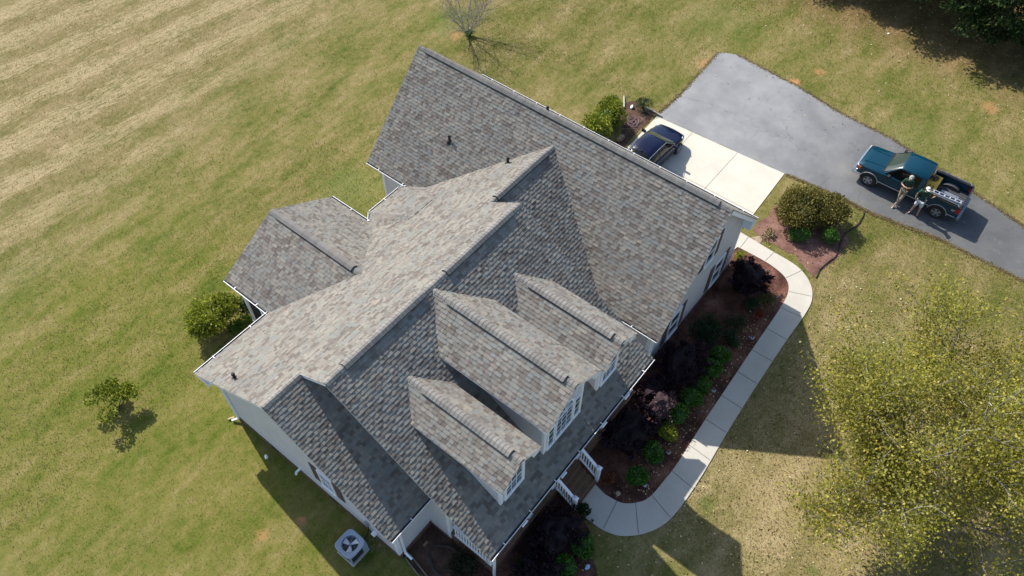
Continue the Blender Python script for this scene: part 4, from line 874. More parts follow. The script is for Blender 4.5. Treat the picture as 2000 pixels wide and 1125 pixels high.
def wheel(par, x, y, rad, wid, side, spokes=5):
    c = MB(); c.tube([(x, y - wid / 2, rad), (x, y + wid / 2, rad)], [rad, rad], 28); w = c.build('wheel', TYRE, par, 40)
    q = MB(); yo = y + side * (wid / 2 + .004)
    q.tube([(x, yo - side * .03, rad), (x, yo, rad)], [rad * .60, rad * .57], 24, 0); q.build('rim', BLACKRUB, w)
    q = MB()
    for i in range(spokes):
        a = 6.283 * i / spokes; q.bar((x, yo + side * .006, rad), (x + math.cos(a) * rad * .56, yo + side * .006, rad + math.sin(a) * rad * .56), .02, rad * .26, upv=(-math.sin(a), 0, math.cos(a)))
    for i in range(24):
        a, b_ = 6.283 * i / 24, 6.283 * (i + 1) / 24; q.bar((x + math.cos(a) * rad * .58, yo + side * .004, rad + math.sin(a) * rad * .58), (x + math.cos(b_) * rad * .58, yo + side * .004, rad + math.sin(b_) * rad * .58), .02, .03, upv=(0, 1, 0))
    q.tube([(x, yo, rad), (x, yo + side * .02, rad)], [rad * .2, rad * .16], 12); q.build('hub_spokes', ALLOY, w)
# ---- dark blue sedan on the pad, nose towards +X
car = thing('parked_car', (22.35, 1.12, .03), 'dark navy blue sedan parked on the pale concrete pad, half hidden by the roof', 'car')
CL = 4.75
def cs_(s, w, zb, zbelt, ztop, sh=.16):
    return ring([(0, zb), (w * .86, zb), (w * .97, zb + .12), (w, zb + .3), (w * .985, zbelt), (w - sh, ztop - .03), (w * .45, ztop), (0, ztop + .015)], CL / 2 - s)
m_ = MB(); loft(m_, [cs_(0, .55, .30, .52, .56, .12), cs_(.06, .72, .24, .58, .63), cs_(.25, .84, .20, .66, .72), cs_(.7, .90, .18, .74, .81), cs_(1.25, .915, .18, .82, .90), cs_(1.7, .92, .18, .88, .95), cs_(2.6, .92, .18, .90, .97), cs_(3.5, .92, .18, .93, 1.0), cs_(4.2, .89, .2, .95, 1.04), cs_(4.6, .8, .26, .92, .98), cs_(4.75, .64, .34, .8, .84)], 0)
o = m_.build('body', NAVY, car, 50); sb = o.modifiers.new('s', 'SUBSURF'); sb.levels = sb.render_levels = 2
def gh(s, wb, zb, wt, zt): return ring([(0, .86), (wb, .86), (wb, zb), ((wb + wt) / 2 + .02, (zb + zt) / 2), (wt, zt - .05), (wt - .1, zt), (wt * .4, zt + .02), (0, zt + .025)], CL / 2 - s)
def gmat(i, j, k):
    side = j in (2, 3, k - 4, k - 3) ; top = j in (4, 5, 6, 7, 8, 9)
    if i in (0, 1): return 2 if not side else 1
    if i in (6, 7): return 1
    return 1 if side else 0
m_ = MB(); loft(m_, [gh(1.22, .80, .90, .74, .925), gh(1.3, .82, .92, .72, .98), gh(1.98, .80, .95, .62, 1.385), gh(2.12, .80, .95, .615, 1.42), gh(2.6, .80, .96, .62, 1.455), gh(3.1, .80, .97, .61, 1.44), gh(3.4, .80, .98, .59, 1.40), gh(4.0, .76, 1.0, .56, 1.12), gh(4.15, .72, 1.0, .54, 1.04)], 0, mat_of=gmat)
m_.build('cabin', [NAVY, CARGLASS, WSHIELD], car, 45)
for sx in (-1, 1):
    m_ = MB(); loft(m_, [[(CL / 2 - 1.62 + dx, sx * yy, zz) for yy, zz in ((.84, .93), (1.06, .95), (1.08, 1.07), (.86, 1.03))] for dx in (.0, .13)], 0); m_.build('mirror', NAVY, car, 50)
    m_ = MB(); m_.tube([(CL / 2 - 1.35, sx * .79, .955), (CL / 2 - 2.0, sx * .63, 1.37), (CL / 2 - 2.6, sx * .635, 1.445), (CL / 2 - 3.4, sx * .605, 1.39), (CL / 2 - 4.1, sx * .57, 1.07)], .014, 5); m_.build('roof_rail', SILVER, car)
    m_ = MB(); m_.bar((CL / 2 - 2.75, sx * .80, .96), (CL / 2 - 2.75, sx * .64, 1.42), .05, .03); m_.build('door_pillar', BLACKRUB, car)
    m_ = MB(); m_.bar((CL / 2 - .22, sx * .66, .60), (CL / 2 - .5, sx * .83, .68), .06, .1); m_.build('headlight', LENS, car)
    for wx in (CL / 2 - .9, CL / 2 - 3.75): wheel(car, wx, sx * .83, .33, .22, sx)
m_ = MB(); m_.bar((CL / 2 - 1.32, -.7, .955), (CL / 2 - 1.38, .1, .99), .03, .012); m_.bar((CL / 2 - 1.32, -.05, .97), (CL / 2 - 1.38, .6, .985), .03, .012); m_.build('wiper', BLACKRUB, car)
m_ = MB(); m_.add([(CL / 2 - 3.25, -.02, 1.455), (CL / 2 - 3.42, -.02, 1.43), (CL / 2 - 3.42, -.02, 1.49), (CL / 2 - 3.25, .02, 1.455), (CL / 2 - 3.42, .02, 1.43), (CL / 2 - 3.42, .02, 1.49)], [(0, 1, 2), (3, 5, 4), (0, 2, 5, 3), (1, 4, 5, 2)]); m_.build('antenna', BLACKRUB, car)
m_ = MB(); m_.box((CL / 2 - .12, -.28, .36), (CL / 2 - .02, .28, .47)); m_.build('grille', BLACKRUB, car)

# ---- teal pickup, nose towards +Y (local +X = forward, rotated 90 deg)
TL = 5.4
truck = thing('pickup_truck', (28.86, -10.42, .008), 'dark teal extended cab pickup truck with silver trim stopped on the asphalt drive', 'truck', rz=R(90))
def X_(s): return TL / 2 - s
def ts(s, w, zb, zmid, zs, zt, c=.1): return ring([(0, zb), (w * .9, zb), (w * .985, zb + .08), (w, zmid), (w * .985, zs), (w - c, zt), (w * .5, zt + .015), (0, zt + .02)], X_(s))
m_ = MB(); loft(m_, [ts(.12, .84, .52, .75, .98, 1.02), ts(.18, .90, .5, .78, 1.02, 1.06, .12), ts(.45, .95, .5, .82, 1.04, 1.10, .13), ts(.9, .965, .5, .84, 1.06, 1.14, .13), ts(1.35, .975, .48, .85, 1.09, 1.18, .12), ts(1.5, .98, .48, .85, 1.12, 1.19, .08), ts(2.4, .98, .48, .85, 1.13, 1.18, .06), ts(3.38, .98, .48, .85, 1.13, 1.18, .06)], 0)
body = m_.build('body', TEAL, truck, 32)
for k_ in (1, -1): m_ = MB(); m_.bar((X_(.3), k_ * .52, 1.105), (X_(1.3), k_ * .46, 1.19), .03, .03); m_.build('hood_crease', TEAL, truck)
m_ = MB(); m_.box((X_(1.44), -.84, 1.17), (X_(1.3), .84, 1.2)); m_.build('cowl', BLACKRUB, truck)
def tg(s, wb, zb, wt, zt): return ring([(0, 1.1), (wb, 1.1), (wb, zb), (wt + .015, zt - .13), (wt, zt - .06), (wt - .09, zt), (wt * .5, zt + .025), (0, zt + .03)], X_(s))
def tmat(i, j, k):
    side = j in (2, k - 3)
    if i in (0,): return 2 if not side else 1
    if i == 5: return 1 if j in (3, 4, 5, 6, 7, 8) else 0
    return 1 if side and i in (1, 2, 3) else 0
m_ = MB(); loft(m_, [tg(1.4, .86, 1.18, .80, 1.26), tg(2.02, .92, 1.18, .72, 1.76), tg(2.14, .93, 1.18, .73, 1.80), tg(2.7, .93, 1.18, .74, 1.83), tg(3.28, .93, 1.18, .73, 1.81), tg(3.38, .92, 1.18, .71, 1.74), tg(3.42, .9, 1.18, .78, 1.3)], 0, mat_of=tmat)
m_.build('cab', [TEAL, CARGLASS, WSHIELD], truck, 35)
for sx in (-1, 1):
    for s in (2.78, 3.24):
        m_ = MB(); m_.bar((X_(s), sx * .935, 1.18), (X_(s), sx * .752, 1.70), .09 if s < 3 else .2, .03, upv=(0, 1, .3)); m_.build('door_pillar', TEAL, truck)
    m_ = MB(); m_.bar((X_(1.46), sx * .885, 1.19), (X_(2.05), sx * .735, 1.74), .05, .05); m_.build('windshield_pillar', TEAL, truck)
    m_ = MB(); m_.box((X_(2.79), sx * .975 - .006, .52), (X_(2.775), sx * .975 + .012, 1.14)); m_.box((X_(1.52), sx * .975 - .006, .52), (X_(1.505), sx * .975 + .012, 1.14)); m_.build('door_seam', BLACKRUB, truck)
    m_ = MB(); m_.bar((X_(2.66), sx * .99, 1.02), (X_(2.5), sx * .99, 1.02), .03, .04); m_.build('door_handle', BLACKRUB, truck)
    m_ = MB(); m_.bar((X_(1.72), sx * .92, 1.2), (X_(1.72), sx * 1.1, 1.26), .05, .04); m_.box((X_(1.78), sx * 1.16 - .09, 1.17), (X_(1.66), sx * 1.16 + .09, 1.36)); m_.build('mirror', BLACKRUB, truck)
    for a_, c_ in ((1.32, 3.36), (3.44, 3.98), (4.9, 5.3)): m_ = MB(); m_.bar((X_(a_), sx * .992, .60), (X_(c_), sx * .992, .60), .02, .045); m_.build('side_moulding', SILVER, truck)
    for wx in (.9, 4.46):
        wheel(truck, X_(wx), sx * .84, .385, .26, sx)
        m_ = MB(); pts = [(X_(wx) + math.cos(a) * .47, sx * .992, .42 + math.sin(a) * .47) for a in [R(5 + 170 * i / 10) for i in range(11)]]
        for a, b_ in zip(pts, pts[1:]): m_.bar(a, b_, .03, .045, upv=(0, 1, 0))
        m_.build('wheel_arch_trim', SILVER, truck)
        m_ = MB(); q = [(X_(wx) + math.cos(a) * .455, .42 + math.sin(a) * .455) for a in [R(-5 + 190 * i / 12) for i in range(13)]]; m_.prism([(a, z) for a, z in q], 1, sx * .90, sx * .984); m_.build('wheel_well', DARK, truck)
    m_ = MB(); m_.box((X_(.2), sx * .78 - .12, .78), (X_(.07), sx * .78 + .12, .97)); m_.build('headlight', LENS, truck)
    m_ = MB(); m_.box((X_(.32), sx * .93 - .02, .78), (X_(.12), sx * .93 + .015, .97)); m_.build('turn_light', AMBER, truck)
    # bed side with rail
    m_ = MB(); y0, y1_ = sorted((sx * .86, sx * .975)); m_.box((X_(5.32), y0, .5), (X_(3.46), y1_, 1.2)); m_.build('bed_side', TEAL, truck)
    m_ = MB(); y0, y1_ = sorted((sx * .84, sx * .99)); m_.box((X_(5.34), y0, 1.2), (X_(3.45), y1_, 1.235)); m_.build('bed_rail_cap', BLACKRUB, truck)
    m_ = MB(); m_.tube([(X_(3.6), sx * .91, 1.235), (X_(3.64), sx * .91, 1.31), (X_(5.14), sx * .91, 1.31), (X_(5.2), sx * .91, 1.235)], .022, 6); m_.build('bed_rail', CHROME, truck)
    m_ = MB(); c_ = [(X_(4.46) + math.cos(a) * .42, .74 + math.sin(a) * .20) for a in [math.pi * i / 10 for i in range(11)]]; m_.prism(c_, 1, *sorted((sx * .86, sx * .62))); m_.build('bed_wheel_hump', FELT, truck, 40)
    m_ = MB(); m_.box((X_(5.37), sx * .9 - .08, .82), (X_(5.2), sx * .9 + .085, 1.14)); m_.build('tail_light', RED, truck)
m_ = MB(); m_.box((X_(5.3), -.86, .70), (X_(3.46), .86, .74)); m_.box((X_(3.52), -.86, .74), (X_(3.46), .86, 1.2))
for i in range(9): m_.box((X_(5.28), -.8 + i * .19, .74), (X_(3.5), -.74 + i * .19, .755))
m_.build('bed_floor', FELT, truck)
m_ = MB(); m_.box((X_(5.38), -.86, .55), (X_(5.30), .86, 1.2)); m_.build('tailgate', TEAL, truck)
m_ = MB(); m_.box((X_(5.37), -.84, 1.2), (X_(5.31), .84, 1.225)); m_.build('tailgate_cap', BLACKRUB, truck)
m_ = MB(); m_.box((X_(.14), -.90, .42), (X_(-.04), .90, .62)); m_.box((X_(.4), .86, .44), (X_(.0), .97, .6)); m_.box((X_(.4), -.97, .44), (X_(.0), -.86, .6)); m_.build('front_bumper', CHROME, truck)
m_ = MB(); m_.box((X_(.13), -.64, .68), (X_(.06), .64, .98)); m_.build('grille', SILVER, truck)
m_ = MB(); m_.box((X_(5.52), -.88, .42), (X_(5.38), .88, .54)); m_.build('rear_bumper', GREYMET, truck)
m_ = MB(); m_.bar((X_(4.98), .987, .98), (X_(5.18), .987, .98), .008, .05); m_.bar((X_(4.98), .987, .90), (X_(5.12), .987, .90), .008, .04); m_.build('side_decal', SILVER, truck)
# cargo
YEL = simple('worn_yellow_board', (.62, .36, .03), .6, var=.2, scale=5)
m_ = MB(); m_.box((28.02, -11.62, 1.24), (29.36, -11.02, 1.30)); o = m_.build('cargo_board', YEL); setp(o, 'worn yellow board laid across the pickup bed behind the cab', 'board'); bv = o.modifiers.new('b', 'BEVEL'); bv.width = .02; bv.segments = 2
def coil(name, c, r0, n, mat, rad, label, cat, seed, wob=.04, hgt=.04):
    rs = random.Random(seed); m_ = MB(); pts = []
    for i in range(n * 16):
        a = 6.283 * i / 16; rr_ = r0 * (1 + .25 * math.sin(i * .37 + seed)); pts.append((c[0] + math.cos(a) * rr_ + rs.gauss(0, wob * .3) + math.sin(i * .11) * wob * 2, c[1] + math.sin(a) * rr_ * .8 + math.cos(i * .17) * wob * 2, c[2] + rad + abs(math.sin(i * .9)) * hgt))
    m_.tube(pts, rad, 5); return setp(m_.build(name, mat, None, 60), label, cat)
coil('cord_coil', (28.98, -11.3, 1.30), .14, 5, simple('cord_brown', (.06, .035, .03), .7), .016, 'tangled dark brown cord heap on the yellow board', 'cord', 3)
coil('strap_loop', (28.35, -11.36, 1.30), .12, 1, BLACKRUB, .018, 'single black strap loop on the near end of the yellow board', 'strap', 5, .01, .0)
m_ = MB(); m_.bar((27.93, -11.5, 1.38), (28.05, -12.95, 1.38), .035, .07); m_.bar((28.12, -11.5, 1.38), (28.22, -12.95, 1.38), .03, .07)
for i in range(6): u = .06 + i / 5.6; m_.bar((27.93 + .12 * u, -11.5 - 1.45 * u, 1.39), (28.12 + .12 * u, -11.5 - 1.45 * u, 1.39), .06, .03)
setp(m_.build('ladder', simple('aluminium', (.5, .53, .58), .35, .4)), 'short white metal ladder lying along the near side of the pickup bed', 'ladder')
m_ = MB(); m_.box((28.72, -12.72, .755), (29.0, -11.86, .93)); m_.box((28.78, -12.6, .93), (28.94, -12.0, .96)); o = m_.build('tool_box', GREYMET); setp(o, 'long grey tool box on the pickup bed floor', 'box'); bv = o.modifiers.new('b', 'BEVEL'); bv.width = .03; bv.segments = 2
m_ = MB(); m_.box((28.2, -11.7, .755), (28.75, -11.1, 1.0)); o = m_.build('storage_bin', BLACKRUB); setp(o, 'black storage bin under the yellow board in the pickup bed', 'bin'); bv = o.modifiers.new('b', 'BEVEL'); bv.width = .04; bv.segments = 2

# ------------------------------------------------------------------ people
SKIN = simple('skin', (.42, .24, .17), .6, var=.06); SHIRT = simple('dark_green_shirt', (.008, .045, .026), .9, var=.3, scale=14); KHAKI = simple('khaki_cloth', (.25, .21, .15), .9, var=.15, scale=12); SHORTS = simple('white_cloth', (.5, .52, .56), .9, var=.06, scale=12)
CAPM = simple('cap_grey', (.35, .34, .30), .8, var=.25, scale=30); CAPW = simple('cap_white', (.68, .68, .68), .8); SHOEW = simple('shoe_pale', (.5, .48, .46), .7); SHOEB = simple('shoe_brown', (.1, .06, .045), .7); HAIR = simple('hair_brown', (.06, .035, .02), .9)
def skin(name, verts, edges, mat, parent, root=0, sub=2):
    me = bpy.data.meshes.new(name); me.from_pydata([v[0] for v in verts], edges, []); o = bpy.data.objects.new(name, me); COL.objects.link(o)
    md = o.modifiers.new('skin', 'SKIN'); md.use_smooth_shade = True
    sk = me.skin_vertices[0].data if me.skin_vertices else None
    if sk is None:
        bpy.context.view_layer.objects.active = o; bpy.ops.mesh.customdata_skin_add(); sk = me.skin_vertices[0].data
    for i, v in enumerate(verts):
        rr_ = v[1]; sk[i].radius = rr_ if isinstance(rr_, tuple) else (rr_, rr_); sk[i].use_root = (i == root)
    ss = o.modifiers.new('sub', 'SUBSURF'); ss.levels = ss.render_levels = sub
    dg = bpy.context.evaluated_depsgraph_get(); ev = o.evaluated_get(dg); nm = bpy.data.meshes.new_from_object(ev); nm.name = name; nm.materials.clear(); nm.materials.append(mat)
    for p_ in nm.polygons: p_.use_smooth = True
    o.modifiers.clear(); o.data = nm; o.parent = parent
    return o
def person(loc, rz, label, J, cap, capm, lower, lmat, shoem):
    t = thing('person', loc, label, 'person', rz=rz)
    # body: one continuous skinned figure. local +X = the way the person faces
    n = J
    V = [(n['pelvis'], (.13, .11)), (n['waist'], (.12, .10)), (n['chest'], (.15, .115)), (n['neck0'], (.075, .075)), (n['neck'], (.055, .055)), (n['jaw'], (.068, .078)), (n['head'], (.082, .098)), (n['crown'], (.06, .07))]
    Ed = [(0, 1), (1, 2), (2, 3), (3, 4), (4, 5), (5, 6), (6, 7)]; top = [('L', 1), ('R', -1)]
    for s, k in top:
        b = len(V); V += [(n['sh' + s], .065), (n['el' + s], .045), (n['wr' + s], .03), (n['ha' + s], (.035, .022))]; Ed += [(2, b), (b, b + 1), (b + 1, b + 2), (b + 2, b + 3)]
        hd = Vector(n['ha' + s]); d = (hd - Vector(n['wr' + s])).normalized(); sd_ = d.cross(Vector((.3, .2, 1))).normalized()
        for q, fl in zip((-1.5, -.5, .5, 1.5), (.065, .08, .075, .055)):
            c0 = len(V); V += [(tuple(hd + d * .02 + sd_ * q * .016), .009), (tuple(hd + d * (.02 + fl * .6) + sd_ * q * .02 + Vector((0, 0, -.008))), .008), (tuple(hd + d * (.02 + fl) + sd_ * q * .02 + Vector((0, 0, -.03))), .007)]; Ed += [(b + 3, c0), (c0, c0 + 1), (c0 + 1, c0 + 2)]
        c0 = len(V); V += [(tuple(hd - d * .015 + sd_ * k * .035), .010), (tuple(hd + d * .02 + sd_ * k * .055), .008)]; Ed += [(b + 3, c0), (c0, c0 + 1)]
        b = len(V); V += [(n['hip' + s], .085), (n['kn' + s], .056), (n['cf' + s], .055), (n['an' + s], .036), (n['to' + s], (.04, .025))]; Ed += [(0, b), (b, b + 1), (b + 1, b + 2), (b + 2, b + 3), (b + 3, b + 4)]
    skin('body', V, Ed, SKIN, t)
    # clothing
    sh = [(n['waist'], (.145, .12)), (n['chest'], (.175, .135)), (n['neck0'], (.085, .08))]; Es = [(0, 1), (1, 2)]
    pl = Vector(n['pelvis']) * .7 + Vector(n['waist']) * .3; sh.append((tuple(pl), (.155, .13))); Es.append((0, 3))
    for s, k in top:
        b = len(sh); S_ = Vector(n['sh' + s]); E_ = Vector(n['el' + s]); sh += [(tuple(S_), .085), (tuple(S_.lerp(E_, .45)), .073), (tuple(S_.lerp(E_, .8)), .068)]; Es += [(1, b), (b, b + 1), (b + 1, b + 2)]
    skin('shirt', sh, Es, SHIRT, t)
    pv = [(n['pelvis'], (.155, .13))]; Ep = []
    for s, k in top:
        b = len(pv); H_ = Vector(n['hip' + s]); K_ = Vector(n['kn' + s]); A_n = Vector(n['an' + s])
        if lower == 'trousers': pv += [(tuple(H_), .105), (tuple(K_), .078), (tuple(Vector(n['cf' + s])), .072), (tuple(A_n + (K_ - A_n).normalized() * .03), .06)]; Ep += [(0, b), (b, b + 1), (b + 1, b + 2), (b + 2, b + 3)]
        else: pv += [(tuple(H_), .11), (tuple(H_.lerp(K_, .5)), .1), (tuple(H_.lerp(K_, .88)), .098)]; Ep += [(0, b), (b, b + 1), (b + 1, b + 2)]
    skin(lower, pv, Ep, lmat, t)
    for s, k in top:
        A_n = Vector(n['an' + s]); T_ = Vector(n['to' + s]); d = (T_ - A_n); d.z = 0; d.normalize(); g0 = A_n.z - .055
        skin('shoe', [(tuple(A_n - d * .05 + Vector((0, 0, -.035))), (.045, .04)), (tuple(A_n + d * .06 + Vector((0, 0, -.045))), (.05, .035)), (tuple(A_n + d * .17 + Vector((0, 0, -.06))), (.045, .026))], [(0, 1), (1, 2)], shoem, t)
    h = Vector(n['head']); q = MB(); fwd = (Vector(n.get('face', (1, 0, 0)))).normalized(); sd_ = Vector((-fwd.y, fwd.x, 0))
    q.tube([h + Vector((0, 0, z)) for z in (.025, .06, .1, .125)], [.112, .108, .08, .025], 16)
    br = [h + Vector((0, 0, .03)) + fwd * (.10 + .09 * math.cos(a)) + sd_ * .085 * math.sin(a) for a in [R(-90 + 18 * i) for i in range(11)]]
    q.add([b_ + Vector((0, 0, .012)) for b_ in br] + br, [tuple(range(11)), tuple(reversed(range(11, 22)))] + [(i, i + 11, i + 12, i + 1) for i in range(10)]); q.build('cap', capm, t, 40)
    q = MB(); q.tube([h + Vector((0, 0, z)) - fwd * .012 for z in (-.05, .0, .03)], [.085, .1, .1], 14); q.build('hair', HAIR, t, 50)
    q = MB()   # face details on the head
    for s_ in (-1, 1): c_ = h + fwd * .09 + sd_ * .033 * s_ + Vector((0, 0, -.01)); q.tube([c_, c_ + fwd * .014], [.012, .006], 8)
    q.build('eye', BLACKRUB, t)
    q = MB(); c_ = h + fwd * .095 + Vector((0, 0, -.035)); q.tube([c_ + Vector((0, 0, .035)), c_ + fwd * .022, c_ - Vector((0, 0, .01))], [.008, .015, .01], 8); q.build('nose', SKIN, t, 60)
    q = MB(); c_ = h + fwd * .088 + Vector((0, 0, -.072)); q.bar(c_ - sd_ * .024, c_ + sd_ * .024, .012, .01); q.build('mouth', simple('lips', (.3, .1, .09)), t)
    for s_ in (-1, 1):
        q = MB(); c_ = h + sd_ * .092 * s_ + Vector((0, 0, -.02)); q.tube([c_ - Vector((0, 0, .025)), c_ + sd_ * .012 * s_, c_ + Vector((0, 0, .03))], [.008, .013, .01], 8); q.build('ear', SKIN, t, 60)
    return t
# facing -X (away from the truck), leaning back against its side, arms folded, legs crossed forwards
J1 = dict(pelvis=(-.10, 0, .93), waist=(-.16, 0, 1.08), chest=(-.21, 0, 1.30), neck0=(-.22, 0, 1.46), neck=(-.20, 0, 1.51), jaw=(-.17, 0, 1.58), head=(-.17, 0, 1.67), crown=(-.17, 0, 1.76),
          shL=(-.21, .19, 1.40), elL=(-.13, .27, 1.13), wrL=(.06, .08, 1.14), haL=(.07, -.0, 1.15), shR=(-.21, -.19, 1.40), elR=(-.12, -.27, 1.12), wrR=(.08, -.06, 1.17), haR=(.09, .02, 1.18),
          hipL=(-.08, .10, .86), knL=(.12, .08, .48), cfL=(.21, .04, .33), anL=(.40, -.04, .09), toL=(.53, -.06, .05), hipR=(-.08, -.10, .86), knR=(.07, -.05, .47), cfR=(.13, .0, .32), anR=(.26, .06, .09), toR=(.40, .10, .05), face=(1, -.2, 0))
person((27.74, -10.40, .008), R(180), 'person in khaki trousers and green shirt leaning on the truck door with folded arms', J1, 'cap', CAPM, 'trousers', KHAKI, SHOEW)
J2 = dict(pelvis=(-.02, 0, .90), waist=(-.05, 0, 1.06), chest=(-.07, 0, 1.29), neck0=(-.06, 0, 1.46), neck=(-.05, 0, 1.51), jaw=(-.02, 0, 1.58), head=(-.02, 0, 1.67), crown=(-.02, 0, 1.76),
          shL=(-.07, .20, 1.40), elL=(-.13, .34, 1.18), wrL=(-.20, .40, 1.22), haL=(-.25, .42, 1.25), shR=(-.07, -.20, 1.40), elR=(.0, -.33, 1.14), wrR=(.08, -.28, .95), haR=(.08, -.24, .90),
          hipL=(.0, .11, .84), knL=(.06, .14, .47), cfL=(.05, .15, .33), anL=(.06, .17, .09), toL=(.20, .21, .05), hipR=(.0, -.11, .84), knR=(.09, -.14, .47), cfR=(.1, -.15, .33), anR=(.12, -.18, .09), toR=(.26, -.22, .05), face=(1, .3, 0))
person((27.62, -11.33, .008), R(180), 'person in white shorts and white cap standing beside the pickup bed', J2, 'cap', CAPW, 'shorts', SHORTS, SHOEB)

# ------------------------------------------------------------------ air conditioner
ACM = simple('ac_blue_grey', (.30, .36, .45), .45, .1, var=.06); ACD = simple('ac_grille_dark', (.03, .035, .045), .6)
ac = thing('air_conditioner', (-2.0, -1.52, 0), 'square blue grey outdoor air conditioner with round fan opening beside the left gable wall', 'air conditioner')
def rsq(h, r_, z, n=6):
    out = []
    for i in range(48):
        a = 6.28319 * i / 48; e = 5.; q = h / (abs(math.cos(a)) ** e + abs(math.sin(a)) ** e) ** (1 / e); out.append((q * math.cos(a), q * math.sin(a), z))
    return out
m_ = MB(); loft(m_, [rsq(.355, .06, .06), rsq(.355, .06, .70)], 0, False)
for i in range(34):
    a = -.31 + .62 * (i % 17) / 16; yy = .36 if i < 17 else -.36; m_.box((a - .006, yy - .008, .08), (a + .006, yy + .008, .68)); m_.box((yy - .008, a - .006, .08), (yy + .008, a + .006, .68))
m_.build('grille', ACD, ac)
m_ = MB(); k = 28; o_ = rsq(.445, .13, .74); o1 = rsq(.445, .13, .80); o2 = rsq(.42, .12, .83); ang = [math.atan2(y, x) for x, y, z in o_]
ci = [(.31 * math.cos(a), .31 * math.sin(a), .81) for a in ang]; cd = [(.30 * math.cos(a), .30 * math.sin(a), .62) for a in ang]
loft(m_, [o_, o1, o2, ci, cd], 0, False); m_.build('top_cover', ACM, ac, 35)
for (cx, cy) in ((1, 1), (-1, 1), (-1, -1), (1, -1)):
    m_ = MB(); m_.box((cx * .36 - .03, cy * .36 - .03, .03), (cx * .36 + .03, cy * .36 + .03, .70)); m_.build('corner_post', ACM, ac)
m_ = MB(); m_.box((.2, -.40, .1), (.42, -.2, .70)); m_.build('control_panel', ACM, ac)
m_ = MB(); m_.add([(.30 * math.cos(6.283 * i / 24), .30 * math.sin(6.283 * i / 24), .60) for i in range(24)], [tuple(range(24))]); m_.build('fan_well', ACD, ac)
for a0 in (100, 220, 340):
    a = R(a0); m_ = MB(); d = Vector((math.cos(a), math.sin(a), 0)); s_ = Vector((-d.y, d.x, 0))
    m_.add([d * .04 - s_ * .03 + Vector((0, 0, .69)), d * .28 - s_ * .13 + Vector((0, 0, .73)), d * .285 + s_ * .09 + Vector((0, 0, .70)), d * .05 + s_ * .04 + Vector((0, 0, .66))], [(0, 1, 2, 3)]); m_.build('fan_blade', simple('fan_blade', (.8, .83, .86), .35, .1), ac)
m_ = MB(); m_.tube([(0, 0, .62), (0, 0, .72)], .05, 12); m_.build('fan_hub', ACM, ac, 40)
m_ = MB()
for i in range(5): a = R(20 + 72 * i); m_.bar((0, 0, .77), (.31 * math.cos(a), .31 * math.sin(a), .81), .008, .008)
for rr_ in (.08, .14, .2, .26): m_.tube([(rr_ * math.cos(6.283 * i / 20), rr_ * math.sin(6.283 * i / 20), .775) for i in range(21)], .003, 3, caps=False)
m_.build('fan_guard', ALLOY, ac)
m_ = MB(); m_.box((-.42, -.44, -.02), (.42, .42, .05)); m_.build('base_pad', WALK, ac)

# ------------------------------------------------------------------ small things
m_ = MB(); m_.tube([(-1.53, 3.87, -.02), (-1.53, 3.87, .16), (-1.56, 3.80, .22), (-1.60, 3.72, .21)], [.055, .055, .06, .06], 10); setp(m_.build('drain_cleanout', WHITE, None, 50), 'short white plastic pipe standing in the shaded grass by the left wall', 'pipe')
def lamp(x, y, label, tip=False):
    t = thing('path_light', (x, y, .03), label, 'path light', 'solar path lights along the walkway'); m_ = MB(); m_.tube([(0, 0, 0), (0, 0, .2)], .012, 6); m_.build('stake', GREYMET, t)
    m_ = MB(); m_.box((-.05, -.05, .17), (.05, .05, .22)); m_.build('lens', LENS, t)
    m_ = MB(); m_.add([(-.085, -.085, .22), (.085, -.085, .22), (.085, .085, .22), (-.085, .085, .22), (-.04, -.04, .26), (.04, -.04, .26), (.04, .04, .26), (-.04, .04, .26)], [(0, 3, 2, 1), (4, 5, 6, 7), (0, 1, 5, 4), (1, 2, 6, 5), (2, 3, 7, 6), (3, 0, 4, 7)]); m_.build('cap', GREYMET, t)
    m_ = MB(); m_.box((-.035, -.035, .26), (.035, .035, .266)); m_.build('solar_cell', CARGLASS, t)
lamp(15.6, -8.6, 'grey path light farthest up the walkway, beside the loose dark shrub'); lamp(12.2, -8.6, 'grey path light halfway up the walkway bed'); lamp(8.6, -8.6, 'grey path light below the yellow tipped shrub')
lamp(6.85, -8.6, 'grey path light at the inside curve of the walkway'); lamp(4.4, -7.85, 'dark path light on the left edge of the walkway start')
ROCKM = grain_mat('rock', [(.3, (.16, .12, .09)), (.5, (.34, .26, .18)), (.7, (.5, .4, .3))], 2, 14, b_=.6)
def rock(name, loc, r_, mat, label, cat, seed):
    bm = bmesh.new(); bmesh.ops.create_icosphere(bm, subdivisions=3, radius=1); rr = random.Random(seed); ds = [(Vector((rr.gauss(0, 1), rr.gauss(0, 1), rr.gauss(0, 1))).normalized(), rr.uniform(.55, .9)) for _ in range(9)]
    for v in bm.verts:
        for d, k in ds:
            e = v.co.dot(d)
            if e > k: v.co -= d * (e - k)
        v.co = Vector((v.co.x * r_[0], v.co.y * r_[1], max(-.05, v.co.z * r_[2])))
    me = bpy.data.meshes.new(name); bm.to_mesh(me); bm.free(); me.materials.append(mat); o = bpy.data.objects.new(name, me); COL.objects.link(o); o.location = loc; return setp(o, label, cat)
rock('stone', (22.85, 3.2, .08), (.28, .22, .2), ROCKM, 'tan stone in the dark bed beside the parked car', 'stone', 3)
rock('stone', (25.4, 4.15, .08), (.13, .1, .12), WHITE, 'small white stone in the corner bed by the asphalt', 'stone', 4)
rock('stone', (6.0, -7.95, .04), (.14, .1, .1), ROCKM, 'pale stone on the mulch at the inside curve of the walkway', 'stone', 5)
rock('stone', (21.0, -6.0, .0), (.55, .3, .05), ROCKM, 'flat pale stone slab at the edge of the faded mulch near the walkway', 'stone', 6)
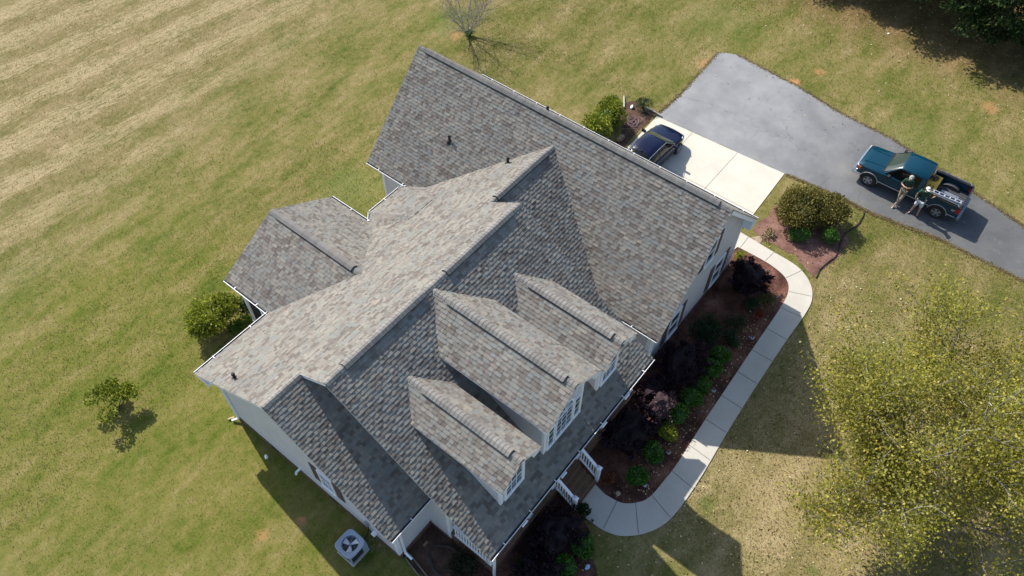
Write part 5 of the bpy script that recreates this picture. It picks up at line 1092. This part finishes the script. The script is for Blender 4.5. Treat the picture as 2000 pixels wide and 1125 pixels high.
rock('garden_ornament', (2.95, -8.65, .06), (.13, .1, .14), simple('blue_white_glaze', (.3, .42, .6), .3, var=.5, scale=25), 'small blue and white ornament in the bed at the bottom edge', 'ornament', 7)
for (x, y, l_, a, nm, lb) in ((25.5, 4.75, .5, .6, 'log_edging', 'weathered log edging at the back of the corner bed'), (25.85, 3.0, .55, 1.5, 'log_edging', 'weathered log edging beside the asphalt corner')):
    m_ = MB(); m_.tube([(x - l_ * math.cos(a), y - l_ * math.sin(a), .06), (x, y, .075), (x + l_ * math.cos(a), y + l_ * math.sin(a), .06)], [.05, .06, .05], 8, tone=.8); setp(m_.build(nm, BARK_PALE, None, 50), lb, 'log')
rock('plant_pot', (25.5, 3.35, .1), (.16, .16, .17), BLACKRUB, 'black plant pot among the weeds at the asphalt corner', 'pot', 9)
coil('garden_hose', (24.35, 3.45, .02), .3, 6, simple('hose_mauve', (.22, .15, .17), .6), .014, 'messy coil of mauve garden hose on the bed beyond the parked car', 'hose', 8, .1, .05)
m_ = MB(); m_.tube([(23.55, 3.6, .05), (23.8, 3.3, .03), (24.04, 3.0, .03), (23.95, 2.72, .04), (23.45, 2.66, .04), (22.7, 2.68, .04)], .012, 6); setp(m_.build('garden_hose', simple('hose_tan', (.35, .3, .16), .6), None, 60), 'thin tan hose curving along the edge of the concrete pad', 'hose')
m_ = MB(); rs = random.Random(4); pts = [(26.05 - i * .27, -9.34 - .1 * math.sin(i * .6) + rs.uniform(-.03, .03), .03) for i in range(21)]
for a, b_ in zip(pts, pts[1:]): m_.bar((a[0], a[1], .03), (b_[0], b_[1], .03), .03, .09)
setp(m_.build('bed_edging', simple('edging_dark', (.03, .025, .02), .9)), 'dark plastic edging strip around the mulch bed by the drive', 'edging')
m_ = MB()
for a, b_ in (((-1.0, -3.2), (-1.2, -4.3)), ((-.78, -3.2), (-.98, -4.3)), ((-1.02, -3.22), (-.76, -3.22))): m_.bar((*a, .04), (*b_, .04), .045, .1)
setp(m_.build('drain_edging', simple('weathered_wood', (.2, .17, .13), .9)), 'narrow weathered box edging at the downspout outlet by the left front corner', 'edging')
m_ = MB(); m_.box((-.24, -3.5, .016), (-.03, -3.4, .08)); setp(m_.build('loose_brick', simple('pale_brick', (.26, .15, .1), .9)), 'single loose brick on the bare dirt below the left wing wall', 'brick')
m_ = MB(); m_.tube([(-.7, -5.0, .03), (-.65, -4.3, .03), (-.35, -3.8, .03), (.05, -3.75, .03), (.35, -4.2, .03), (.45, -4.9, .03)], .05, 6); setp(m_.build('drain_hose', simple('drain_black', (.05, .045, .04), .8), None, 60), 'old dark drain hose curving over the bare dirt', 'hose')
m_ = MB(); rs = random.Random(9)
for i in range(26):
    a = rs.random() * 6.28; x, y = -1.25 + rs.gauss(0, .2), -2.1 + rs.gauss(0, .3); m_.bar((x, y, .03), (x + math.cos(a) * .2, y + math.sin(a) * .2, .06), .01, .01, tone=rs.random())
setp(m_.build('dry_twigs', TWIG), 'scatter of dry twigs beside the air conditioner', 'twigs', kind='stuff')
for (x, y, lb) in ((41.2, -4.4, 'small white scrap on the lawn by the edge of the tree shade'),):
    rock('paper_scrap', (x, y, .03), (.12, .07, .03), WHITE, lb, 'scrap', 12)
